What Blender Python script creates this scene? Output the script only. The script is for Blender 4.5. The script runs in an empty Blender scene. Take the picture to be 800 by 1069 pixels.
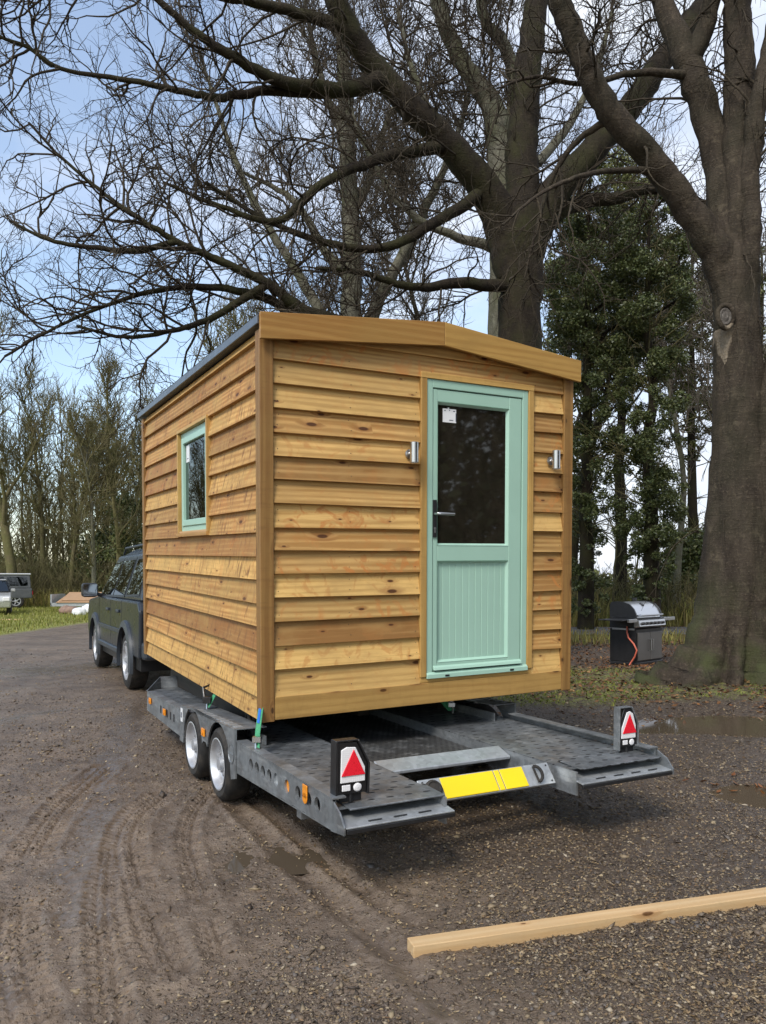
import bpy, bmesh, math, random
import numpy as np
from mathutils import Vector, Matrix, Euler

random.seed(7)
RNG = np.random.default_rng(11)
S = bpy.context.scene
COL = S.collection
rad = math.radians
PI = math.pi

# ------------------------------------------------------------------ camera model
F, HZ, CAMH = 803.0, 606.0, 1.42          # focal length in photo pixels, horizon row, eye height


def at(px, py, d):
    """the point seen at photo pixel (px, py) at depth d"""
    return Vector(((px - 400) / F * d, d, CAMH + (HZ - py) / F * d))


def gnd(px, py, z=0.0):
    d = (CAMH - z) * F / (py - HZ)
    return Vector(((px - 400) / F * d, d, z))


# ------------------------------------------------------------------ mesh builder
class MB:
    def __init__(s):
        s.v = []; s.f = []; s.uv = []; s.m = []

    def add(s, vs, fs, uvs=None, m=0):
        b = len(s.v)
        s.v.extend([tuple(p) for p in vs])
        for i, f in enumerate(fs):
            s.f.append([b + k for k in f])
            s.uv.append(uvs[i] if uvs else [(0, 0)] * len(f))
            s.m.append(m)

    def hexa(s, p, axis=0, m=0):
        """eight corners: bottom ring 0-3, top ring 4-7; uv runs along world-local axis for wood grain"""
        fs = [(0, 3, 2, 1), (4, 5, 6, 7), (0, 1, 5, 4), (1, 2, 6, 5), (2, 3, 7, 6), (3, 0, 4, 7)]
        off = (random.uniform(0, 40), random.uniform(0, 40))
        o = [k for k in range(3) if k != axis]
        uvs = []
        for f in fs:
            uvs.append([(p[k][axis] + off[0], p[k][o[0]] * .9 + p[k][o[1]] + off[1]) for k in f])
        s.add(p, fs, uvs, m)

    def box(s, a, b, axis=None, m=0):
        x0, y0, z0 = (min(a[k], b[k]) for k in range(3)); x1, y1, z1 = (max(a[k], b[k]) for k in range(3))
        if axis is None:
            d = (x1 - x0, y1 - y0, z1 - z0); axis = d.index(max(d))
        s.hexa([(x0, y0, z0), (x1, y0, z0), (x1, y1, z0), (x0, y1, z0),
                (x0, y0, z1), (x1, y0, z1), (x1, y1, z1), (x0, y1, z1)], axis, m)

    def cyl(s, p, q, r, r2=None, n=16, m=0, caps=True):
        p = Vector(p); q = Vector(q); r2 = r if r2 is None else r2
        d = (q - p).normalized()
        a = d.orthogonal().normalized(); b = d.cross(a)
        vs = []
        for c, rr in ((p, r), (q, r2)):
            for k in range(n):
                t = 2 * PI * k / n
                vs.append(c + (a * math.cos(t) + b * math.sin(t)) * rr)
        fs = [(k, (k + 1) % n, n + (k + 1) % n, n + k) for k in range(n)]
        if caps:
            fs.append(tuple(range(n - 1, -1, -1))); fs.append(tuple(range(n, 2 * n)))
        s.add(vs, fs, None, m)

    def lathe(s, prof, c, ax, n=32, m=0):
        """prof: list of (radius, offset along ax)"""
        c = Vector(c); ax = Vector(ax).normalized(); a = ax.orthogonal().normalized(); b = ax.cross(a)
        vs = []
        for r, h in prof:
            for k in range(n):
                t = 2 * PI * k / n
                vs.append(c + ax * h + (a * math.cos(t) + b * math.sin(t)) * r)
        fs = []
        for i in range(len(prof) - 1):
            for k in range(n):
                fs.append((i * n + k, i * n + (k + 1) % n, (i + 1) * n + (k + 1) % n, (i + 1) * n + k))
        s.add(vs, fs, None, m)

    def tube(s, pts, r, n=8, m=0):
        pts = [Vector(p) for p in pts]
        rs = r if isinstance(r, (list, tuple)) else [r] * len(pts)
        vs = []; a = None
        for i, p in enumerate(pts):
            d = (pts[min(i + 1, len(pts) - 1)] - pts[max(i - 1, 0)]).normalized()
            if a is None: a = d.orthogonal().normalized()
            a = (a - d * a.dot(d)).normalized(); b = d.cross(a)
            for k in range(n):
                t = 2 * PI * k / n
                vs.append(p + (a * math.cos(t) + b * math.sin(t)) * rs[i])
        fs = []
        for i in range(len(pts) - 1):
            for k in range(n):
                fs.append((i * n + k, i * n + (k + 1) % n, (i + 1) * n + (k + 1) % n, (i + 1) * n + k))
        fs.append(tuple(range(n - 1, -1, -1))); fs.append(tuple(range((len(pts) - 1) * n, len(pts) * n)))
        s.add(vs, fs, None, m)

    def prism(s, poly, to3, t0, t1, m=0):
        """poly: 2-D outline; to3(a, b, t) -> 3-D; extruded from t0 to t1"""
        n = len(poly)
        vs = [to3(a, b, t0) for a, b in poly] + [to3(a, b, t1) for a, b in poly]
        fs = [tuple(range(n - 1, -1, -1)), tuple(range(n, 2 * n))]
        fs += [(k, (k + 1) % n, n + (k + 1) % n, n + k) for k in range(n)]
        uvs = [[poly[k] for k in fs[0]], [poly[k - n] for k in fs[1]]] + [[(0, 0), (.1, 0), (.1, .02), (0, .02)]] * n
        s.add(vs, fs, uvs, m)

    def build(s, name, mats, parent=None, smooth=False, bevel=0, seg=1):
        me = bpy.data.meshes.new(name)
        me.from_pydata(s.v, [], s.f)
        if not isinstance(mats, (list, tuple)): mats = [mats]
        for m in mats: me.materials.append(m)
        ul = me.uv_layers.new(name='UVMap')
        flat = [c for f in s.uv for p in f for c in p]
        ul.data.foreach_set('uv', flat)
        me.polygons.foreach_set('material_index', s.m)
        bm = bmesh.new(); bm.from_mesh(me)
        bmesh.ops.recalc_face_normals(bm, faces=bm.faces)
        bm.to_mesh(me); bm.free()
        if smooth: me.polygons.foreach_set('use_smooth', [True] * len(me.polygons))
        me.update()
        o = bpy.data.objects.new(name, me); COL.objects.link(o)
        if parent: o.parent = parent
        if bevel:
            md = o.modifiers.new('bevel', 'BEVEL'); md.width = bevel; md.segments = seg; md.limit_method = 'ANGLE'; md.angle_limit = rad(40)
            md.harden_normals = False
        if smooth:
            # sharp edges by angle
            bm = bmesh.new(); bm.from_mesh(me)
            for e in bm.edges:
                if len(e.link_faces) == 2 and e.calc_face_angle(0) > rad(38): e.smooth = False
            bm.to_mesh(me); bm.free()
        return o


def tag(o, label=None, cat=None, group=None, kind=None):
    if label: o['label'] = label
    if cat: o['category'] = cat
    if group: o['group'] = group
    if kind: o['kind'] = kind
    return o


def empty(name, loc, rz=0.0, label=None, cat=None, group=None):
    o = bpy.data.objects.new(name, None); COL.objects.link(o)
    o.empty_display_size = .2
    o.location = loc; o.rotation_euler = (0, 0, rz)
    return tag(o, label, cat, group)


def copy_child(o, parent):
    c = o.copy(); COL.objects.link(c); c.parent = parent
    for g in list(o.children): copy_child(g, c)
    return c


# ------------------------------------------------------------------ materials
class NT:
    def __init__(s, name):
        s.mat = bpy.data.materials.new(name); s.mat.use_nodes = True
        s.t = s.mat.node_tree; s.t.nodes.clear()
        s.out = s.n('ShaderNodeOutputMaterial')
        s.p = s.n('ShaderNodeBsdfPrincipled'); s.l(s.p.outputs[0], s.out.inputs[0])

    def n(s, k, **kw):
        x = s.t.nodes.new(k)
        for a, b in kw.items(): setattr(x, a, b)
        return x

    def l(s, a, b): s.t.links.new(a, b)

    def put(s, sock, v):
        if isinstance(v, bpy.types.NodeSocket): s.l(v, sock)
        elif v is not None:
            if sock.type == 'RGBA' and len(v) == 3: v = (*v, 1)
            sock.default_value = v

    def coord(s, which='Object'):
        return s.n('ShaderNodeTexCoord').outputs[which]

    def map(s, v, scale=(1, 1, 1), loc=(0, 0, 0)):
        m = s.n('ShaderNodeMapping'); s.l(v, m.inputs[0]); m.inputs['Scale'].default_value = scale; m.inputs['Location'].default_value = loc
        return m.outputs[0]

    def noise(s, v, scale=5, detail=4, rough=.55, dist=0, out='Fac'):
        x = s.n('ShaderNodeTexNoise'); s.l(v, x.inputs['Vector'])
        x.inputs['Scale'].default_value = scale; x.inputs['Detail'].default_value = detail
        x.inputs['Roughness'].default_value = rough; x.inputs['Distortion'].default_value = dist
        return x.outputs[out]

    def voro(s, v, scale=5, feature='F1', out='Distance', dims='3D', rnd=1):
        x = s.n('ShaderNodeTexVoronoi', feature=feature, voronoi_dimensions=dims); s.l(v, x.inputs['Vector']); x.inputs['Scale'].default_value = scale
        x.inputs['Randomness'].default_value = rnd
        return x.outputs[out]

    def ramp(s, f, stops):
        x = s.n('ShaderNodeValToRGB'); s.l(f, x.inputs[0]); e = x.color_ramp.elements
        while len(e) < len(stops): e.new(.5)
        for k, (p, c) in enumerate(stops):
            e[k].position = p
            if not isinstance(c, (tuple, list)): c = (c, c, c)
            e[k].color = (*c, 1)
        return x.outputs[0]

    def rng(s, f, a, b, c=0, d=1):
        x = s.n('ShaderNodeMapRange'); s.put(x.inputs[0], f)
        for k, v in enumerate((a, b, c, d)): x.inputs[k + 1].default_value = v
        return x.outputs[0]

    def math(s, op, a, b=None):
        x = s.n('ShaderNodeMath', operation=op); s.put(x.inputs[0], a)
        if b is not None: s.put(x.inputs[1], b)
        return x.outputs[0]

    def mix(s, f, a, b, blend='MIX'):
        x = s.n('ShaderNodeMix', data_type='RGBA', blend_type=blend); s.put(x.inputs[0], f); s.put(x.inputs[6], a); s.put(x.inputs[7], b)
        return x.outputs[2]

    def bump(s, h, strength=.3, dist=.01, normal=None):
        x = s.n('ShaderNodeBump'); s.put(x.inputs['Height'], h); x.inputs['Strength'].default_value = strength; x.inputs['Distance'].default_value = dist
        if normal is not None: s.l(normal, x.inputs['Normal'])
        return x.outputs[0]

    def set(s, color=None, rough=None, metal=None, normal=None, spec=None, **kw):
        s.put(s.p.inputs['Base Color'], color); s.put(s.p.inputs['Roughness'], rough); s.put(s.p.inputs['Metallic'], metal)
        if normal is not None: s.l(normal, s.p.inputs['Normal'])
        if spec is not None: s.put(s.p.inputs['Specular IOR Level'], spec)
        for a, b in kw.items(): s.put(s.p.inputs[a], b)
        return s.mat

    def island(s):
        return s.n('ShaderNodeNewGeometry').outputs['Random Per Island']


def m_wood(name, light, dark, knot, knots=.45, stain=0.0, scale=1.0, rough=.62, sawn=0.0, figure=.0):
    t = NT(name)
    uv = t.coord('UV')
    kv = t.map(uv, (3.4 * scale, 8.5 * scale, 1))
    kn = t.n('ShaderNodeTexVoronoi', feature='F1', voronoi_dimensions='2D'); t.l(kv, kn.inputs['Vector']); kn.inputs['Scale'].default_value = 1
    gate = t.n('ShaderNodeSeparateColor'); t.l(kn.outputs['Color'], gate.inputs[0])
    on = t.math('GREATER_THAN', gate.outputs[0], 1 - knots)
    size = t.rng(t.math('POWER', gate.outputs[1], 1.6), 0, 1, .28, 1.15)
    d = t.math('DIVIDE', kn.outputs['Distance'], size)
    core = t.math('MULTIPLY', t.rng(d, .085, .13, 1, 0), on)
    halo = t.math('MULTIPLY', t.rng(d, .1, .36, 1, 0), on)
    # grain bends round the knots
    sep = t.n('ShaderNodeSeparateXYZ'); t.l(uv, sep.inputs[0])
    comb = t.n('ShaderNodeCombineXYZ'); t.l(sep.outputs[0], comb.inputs[0])
    yv = t.math('ADD', sep.outputs[1], t.math('MULTIPLY', halo, .035)); t.l(yv, comb.inputs[1])
    g1 = t.noise(t.map(comb.outputs[0], (1.1, 30, 1)), 1, 3, .6, .6)
    g2 = t.noise(t.map(comb.outputs[0], (7, 260, 1)), 1, 3, .6)
    big = t.noise(t.map(uv, (1.3, 3, 1)), 1, 3, .5)
    wav = t.n('ShaderNodeTexWave', wave_type='BANDS', bands_direction='Y'); t.l(t.map(comb.outputs[0], (.45, 7, 1)), wav.inputs[0])
    wav.inputs['Scale'].default_value = 1; wav.inputs['Distortion'].default_value = 9; wav.inputs['Detail'].default_value = 2; wav.inputs['Detail Scale'].default_value = .8
    isl = t.island()
    f = t.math('ADD', t.math('MULTIPLY', g1, .5), t.math('MULTIPLY', wav.outputs['Fac'], .24))
    f = t.math('ADD', f, t.math('MULTIPLY', big, .35))
    f = t.math('ADD', f, t.rng(isl, 0, 1, -.26, .22))
    c = t.mix(t.rng(f, .38, .74), dark, light)
    c = t.mix(t.math('MULTIPLY', t.rng(g2, .5, .72), .30), c, tuple(x * .55 for x in dark))
    hue = t.n('ShaderNodeHueSaturation'); t.l(c, hue.inputs['Color'])
    t.put(hue.inputs['Hue'], t.rng(isl, 0, 1, .493, .505)); t.put(hue.inputs['Value'], t.rng(t.math('FRACT', t.math('MULTIPLY', isl, 7.31)), 0, 1, .78, 1.14))
    c = hue.outputs[0]
    # reddish resin figure on some boards, pale sapwood on others
    fig = t.noise(t.map(uv, (7, 5, 1)), 1, 5, .62, 1.6)
    has = t.rng(t.math('FRACT', t.math('MULTIPLY', isl, 3.77)), .35, .75, figure * .2, figure)
    c = t.mix(t.math('MULTIPLY', t.rng(fig, .53, .62), has), c, (light[0] * .72, light[1] * .44, light[2] * .30))
    blot = t.noise(t.map(uv, (2.4, 5, 1)), 1, 4, .6)
    c = t.mix(t.math('MULTIPLY', t.rng(blot, .46, .68), .6), c, (light[0] * .62, light[1] * .62, light[2] * .62))
    c = t.mix(t.math('MULTIPLY', halo, .5), c, knot)
    c = t.mix(core, c, tuple(x * .38 for x in knot))
    if stain:
        st = t.noise(t.map(uv, (20, 3.4, 1)), 1, 5, .64, 1.8)
        c = t.mix(t.math('MULTIPLY', t.rng(st, .53, .66), stain), c, (dark[0] * .55, dark[1] * .5, dark[2] * .6))
        st2 = t.noise(t.map(uv, (2.2, 2.2, 1)), 1, 3, .6)
        c = t.mix(t.math('MULTIPLY', t.rng(st2, .5, .75), stain * .8), c, (light[0] * .7, light[1] * .78, light[2] * .75))
    h = t.math('ADD', t.math('MULTIPLY', g2, .6), t.math('MULTIPLY', g1, .5))
    if sawn:
        sw = t.noise(t.map(uv, (170, 6, 1)), 1, 2, .5); h = t.math('ADD', h, t.math('MULTIPLY', sw, sawn))
        c = t.mix(t.math('MULTIPLY', t.rng(sw, .5, .75), .22), c, dark)
    return t.set(c, rough, 0, t.bump(h, .35, .004), .35)


def m_plain(name, color, rough=.5, metal=0, var=.15, scale=12, bump=0.0, spec=.5, dirt=None, dirt_amt=.0, coat=0):
    t = NT(name); v = t.coord('Object')
    n = t.noise(v, scale, 5, .6)
    c = t.mix(t.rng(n, .3, .7), tuple(x * (1 - var) for x in color), tuple(min(1, x * (1 + var)) for x in color))
    if dirt:
        d = t.noise(v, scale * .45, 6, .68, .5)
        c = t.mix(t.math('MULTIPLY', t.rng(d, .45, .68), dirt_amt), c, dirt)
    r = t.rng(t.noise(v, scale * (2.2 if metal < .5 else .4), 2), .3, .7, max(.02, rough * .85), min(1, rough * 1.15))
    nm = t.bump(t.noise(v, scale * 5, 4), bump, .004) if bump else None
    kw = {'Coat Weight': coat, 'Coat Roughness': .06} if coat else {}
    return t.set(c, r, metal, nm, spec, **kw)


def m_galv(name, base=(.25, .265, .275), holes=None, dark=.5):
    t = NT(name); v = t.coord('Object')
    sp = t.voro(v, 42, out='Color'); bw = t.n('ShaderNodeRGBToBW'); t.l(sp, bw.inputs[0])
    c = t.mix(bw.outputs[0], tuple(x * .82 for x in base), tuple(x * 1.18 for x in base))
    d = t.noise(v, 3.2, 7, .68, .4)
    c = t.mix(t.math('MULTIPLY', t.rng(d, .42, .66), dark), c, (.035, .032, .03))
    sm = t.noise(t.map(v, (1.5, 1.5, 9)), 4, 5, .65)
    c = t.mix(t.math('MULTIPLY', t.rng(sm, .53, .7), .6), c, (.46, .47, .47))
    r = t.rng(t.noise(v, 9, 5), .3, .7, .34, .6)
    nm = t.bump(t.noise(v, 30, 5), .12, .003)
    metal = .62
    if holes:
        # pressed slots and drain holes of a non-slip deck, in the deck's own uv (metres)
        uv = t.coord('UV'); su, sv, rx, ry, off = holes
        s = t.n('ShaderNodeSeparateXYZ'); t.l(uv, s.inputs[0])
        X = t.math('DIVIDE', s.outputs[0], su); Y = t.math('DIVIDE', s.outputs[1], sv)
        row = t.math('FLOOR', Y)
        X = t.math('ADD', X, t.math('MULTIPLY', t.math('FLOORED_MODULO', row, 2.0), off))
        fx = t.math('MULTIPLY', t.math('SUBTRACT', t.math('FRACT', X), .5), su)
        fy = t.math('MULTIPLY', t.math('SUBTRACT', t.math('FRACT', Y), .5), sv)
        e = t.math('SQRT', t.math('ADD', t.math('POWER', t.math('DIVIDE', fx, rx), 2.0), t.math('POWER', t.math('DIVIDE', fy, ry), 2.0)))
        hole = t.rng(e, .9, 1.05, 1, 0); rim = t.rng(e, 1.0, 1.9, 1, 0)
        c = t.mix(hole, c, (.008, .008, .008))
        nm = t.bump(t.math('SUBTRACT', rim, t.math('MULTIPLY', hole, 2)), .3, .003, nm)
        r = t.mix(hole, r, (.95, .95, .95)); metal = t.rng(hole, 0, 1, .62, 0)
    return t.set(c, r, metal, nm, .5)


def m_bark(name, a, b, moss=0.0, mosscol=(.075, .095, .03), scale=1.0, streak=0, bare=None):
    t = NT(name); v = t.coord('Object')
    n1 = t.noise(t.map(v, (7 * scale, 7 * scale, 1.7 * scale)), 1, 6, .65, .6)
    n2 = t.noise(v, 34 * scale, 5, .65)
    n3 = t.noise(v, 1.6, 4, .6)
    c = t.mix(t.rng(n1, .3, .7), a, b)
    c = t.mix(t.math('MULTIPLY', t.rng(n2, .54, .7), .6), c, tuple(x * 1.9 for x in b))
    pt = t.noise(v, 5.5 * scale, 6, .7); c = t.mix(t.math('MULTIPLY', t.rng(pt, .56, .68), .45), c, (b[0] * 2.1, b[1] * 2.2, b[2] * 2.1))
    c = t.mix(t.math('MULTIPLY', t.rng(n3, .5, .7), .5), c, tuple(x * .55 for x in a))
    if moss:
        z = t.n('ShaderNodeSeparateXYZ'); t.l(v, z.inputs[0])
        m = t.math('MULTIPLY', t.rng(n3, .42, .62), moss)
        if streak: m = t.math('MULTIPLY', m, t.rng(z.outputs[2], .3, 1.7, 1, .12))
        c = t.mix(m, c, mosscol)
    if bare:                                   # a tongue of bare pale wood below an old branch scar
        q = t.n('ShaderNodeSeparateXYZ'); t.l(v, q.inputs[0]); cx, cz = bare
        zt = t.rng(q.outputs[2], cz - .10, cz - .60, 0, 1)
        wd = t.math('MULTIPLY', t.math('SUBTRACT', 1.02, zt), .088)
        ex = t.math('ABSOLUTE', t.math('ADD', t.math('SUBTRACT', q.outputs[0], cx), t.math('MULTIPLY', t.math('SUBTRACT', n1, .5), .09)))
        mk = t.math('MULTIPLY', t.rng(t.math('DIVIDE', ex, wd), 1.1, .75, 0, 1), t.math('MULTIPLY', t.math('LESS_THAN', q.outputs[1], .1), t.math('LESS_THAN', q.outputs[2], cz - .09)))
        mk = t.math('MULTIPLY', mk, t.math('GREATER_THAN', q.outputs[2], cz - .6))
        c = t.mix(mk, c, t.mix(t.rng(n2, .35, .65), (.17, .135, .095), (.27, .22, .16)))
    hz = t.noise(t.map(v, (3, 3, 26)), 1, 4, .6, .8)          # fine rings round a smooth trunk
    h = t.math('ADD', t.math('ADD', n1, t.math('MULTIPLY', n2, .35)), t.math('MULTIPLY', hz, .35))
    return t.set(c, .85, 0, t.bump(h, .9, .045), .2)


def m_leaf(name, cols, rough=.55, spec=.3, trans=.15):
    t = NT(name); i = t.island()
    n = len(cols)
    c = t.ramp(i, [(k / max(1, n - 1), c) for k, c in enumerate(cols)])
    hs = t.n('ShaderNodeHueSaturation'); t.l(c, hs.inputs['Color'])
    t.put(hs.inputs['Value'], t.rng(t.math('FRACT', t.math('MULTIPLY', i, 13.7)), 0, 1, .7, 1.25))
    t.set(hs.outputs[0], rough, 0, None, spec)
    if trans:
        tr = t.n('ShaderNodeBsdfTranslucent'); t.l(hs.outputs[0], tr.inputs[0])
        mx = t.n('ShaderNodeMixShader'); mx.inputs[0].default_value = trans
        t.l(t.p.outputs[0], mx.inputs[1]); t.l(tr.outputs[0], mx.inputs[2]); t.l(mx.outputs[0], t.out.inputs[0])
    return t.mat


def m_glass(name, tint=(.25, .25, .24), rough=.02, haze=0.0, hazecol=(.10, .085, .06)):
    t = NT(name); t.t.nodes.remove(t.p)
    tr = t.n('ShaderNodeBsdfTransparent'); tr.inputs[0].default_value = (*tint, 1)
    gl = t.n('ShaderNodeBsdfGlossy'); gl.inputs['Roughness'].default_value = rough; gl.inputs[0].default_value = (.9, .93, .92, 1)
    fr = t.n('ShaderNodeFresnel'); fr.inputs[0].default_value = 1.5
    v = t.coord('Object')
    bn = t.bump(t.noise(v, 2.2, 2), .02, .02); t.l(bn, gl.inputs['Normal'])
    mx = t.n('ShaderNodeMixShader'); t.l(t.rng(fr.outputs[0], 0, 1, .04, 1), mx.inputs[0])
    t.l(tr.outputs[0], mx.inputs[1]); t.l(gl.outputs[0], mx.inputs[2])
    last = mx.outputs[0]
    if haze:
        df = t.n('ShaderNodeBsdfDiffuse'); df.inputs[0].default_value = (*hazecol, 1)
        m2 = t.n('ShaderNodeMixShader')
        hz = t.noise(t.map(v, (6, 6, 2.5)), 1.6, 6, .7, .6)
        t.l(t.rng(hz, .3, .8, haze * .3, haze), m2.inputs[0]); t.l(last, m2.inputs[1]); t.l(df.outputs[0], m2.inputs[2]); last = m2.outputs[0]
    t.l(last, t.out.inputs[0])
    return t.mat


M = {}
M['clad'] = m_wood('cladding_pine', (.62, .38, .135), (.32, .168, .046), (.21, .075, .02), .38, .0, rough=.6, figure=.75)
M['clad_side'] = m_wood('cladding_pine_rough_sawn', (.58, .335, .108), (.33, .162, .043), (.22, .08, .022), .30, .95, rough=.66, sawn=.5, figure=.5)
M['trim'] = m_wood('planed_pine_trim', (.47, .275, .088), (.31, .16, .044), (.22, .085, .022), .3, .12, rough=.5)
M['post'] = m_wood('corner_post_pine', (.41, .235, .072), (.25, .128, .036), (.16, .07, .022), .35, .3, rough=.55)
M['fascia'] = m_wood('fascia_pine', (.50, .29, .082), (.35, .18, .044), (.21, .08, .02), .22, .0, rough=.45)
M['raw'] = m_wood('raw_softwood', (.76, .55, .30), (.60, .39, .18), (.33, .15, .05), .35, .05, rough=.65)
M['ply'] = m_wood('plywood_face', (.52, .34, .20), (.40, .23, .12), (.26, .12, .05), .2, .3, scale=.5)
M['shade_wood'] = m_wood('shade_toned_bearer', (.035, .027, .018), (.02, .015, .01), (.012, .01, .006), .3)  # bearers coloured near black to sink into the shade under the cabin
M['mint'] = m_plain('mint_green_pvc', (.335, .515, .415), .34, 0, .03, 3, 0, .5)
M['nail'] = m_plain('rusty_nail', (.07, .05, .035), .6, .3)
M['galv'] = m_galv('galvanised_steel')
M['galv_bright'] = m_galv('worn_bright_steel', (.42, .44, .45), None, .15)
M['galv_mid'] = m_galv('clean_galvanised_steel', (.29, .305, .315), None, .25)
M['deck'] = m_galv('galvanised_deck_sheet', (.21, .225, .238), (.10, .088, .021, .0085, .5), .55)
M['deckc'] = m_galv('perforated_centre_sheet', (.115, .115, .112), (.042, .036, .012, .008, .5), .6)
M['black'] = m_plain('black_plastic', (.014, .014, .015), .45, 0, .3)
M['blackm'] = m_plain('black_paint', (.012, .012, .013), .35, 0, .3)
M['rubber'] = m_plain('tyre_rubber', (.020, .019, .018), .82, 0, .35, 20, .3, .3, (.075, .062, .048), .55)
M['rim'] = m_plain('silver_wheel', (.50, .51, .53), .4, .55, .1, 14, 0, .5, (.18, .15, .12), .35)
M['steel'] = m_plain('brushed_stainless', (.52, .52, .52), .30, 1, .03, 4)
M['mirror'] = m_plain('mirror_glass', (.5, .55, .6), .06, 1, .02, 2)
M['white'] = m_plain('white_plastic', (.72, .72, .72), .4, 0, .05)
M['ink'] = m_plain('printed_ink', (.05, .06, .09), .6)
M['yellow'] = m_plain('yellow_plate', (.84, .60, .005), .38, 0, .03, 5)
M['amber'] = m_plain('amber_reflector', (.72, .25, .015), .25, 0, .2, 60)
M['blue'] = m_plain('blue_strap', (.02, .12, .45), .7)
M['green'] = m_plain('green_webbing', (.06, .30, .14), .75, 0, .25, 60, .3)
M['roof'] = m_plain('grey_roof_sheet', (.075, .085, .10), .42, .3, .12, 8)
M['drip'] = m_plain('roof_edge_trim', (.13, .15, .18), .4, .4, .12, 8)
M['room'] = m_plain('unlit_lining', (.06, .05, .04), .8)
M['glass_d'] = m_glass('dark_door_glass', (.16, .15, .13), .03, .32, (.085, .07, .05))
M['glass_w'] = m_glass('window_glass', (.2, .21, .22), .01)
M['glass_car'] = m_glass('car_glass', (.10, .17, .17), .01)
M['carpaint'] = m_plain('dark_grey_car_paint', (.010, .014, .021), .30, 0, .1, 3, 0, .5, (.045, .042, .040), .3, coat=.15)
M['carplastic'] = m_plain('wheel_arch_plastic', (.030, .036, .045), .42, 0, .1, 6, 0, .5)


def m_red():
    t = NT('red_lamp_lens'); v = t.coord('Object')
    g = t.voro(v, 160, 'DISTANCE_TO_EDGE')
    c = t.mix(t.rng(g, 0, .08), (.50, .004, .012), (.86, .02, .04))
    return t.set(c, .18, 0, t.bump(g, .25, .002), .5)


M['red'] = m_red()


def m_lens():
    t = NT('clear_lamp_lens'); v = t.coord('Object')
    g = t.n('ShaderNodeTexBrick'); t.l(t.map(v, (1, 1, 1)), g.inputs[0])
    g = t.voro(t.map(v, (1, .0, 1)), 95, 'DISTANCE_TO_EDGE', rnd=.25)
    c = t.mix(t.rng(g, .02, .14), (.66, .65, .66), (.80, .79, .79))
    return t.set(c, .2, 0, t.bump(g, .2, .002), .5)


M['lens'] = m_lens()

# ================================================================== CABIN
CAB_O = Vector((-.730, 4.618, .575)); CAB_YAW, CAB_PIT, CAB_ROL = .4912, .0331, -.0166
W, L = 2.42, 3.58
RIDGE = 1.262


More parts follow.
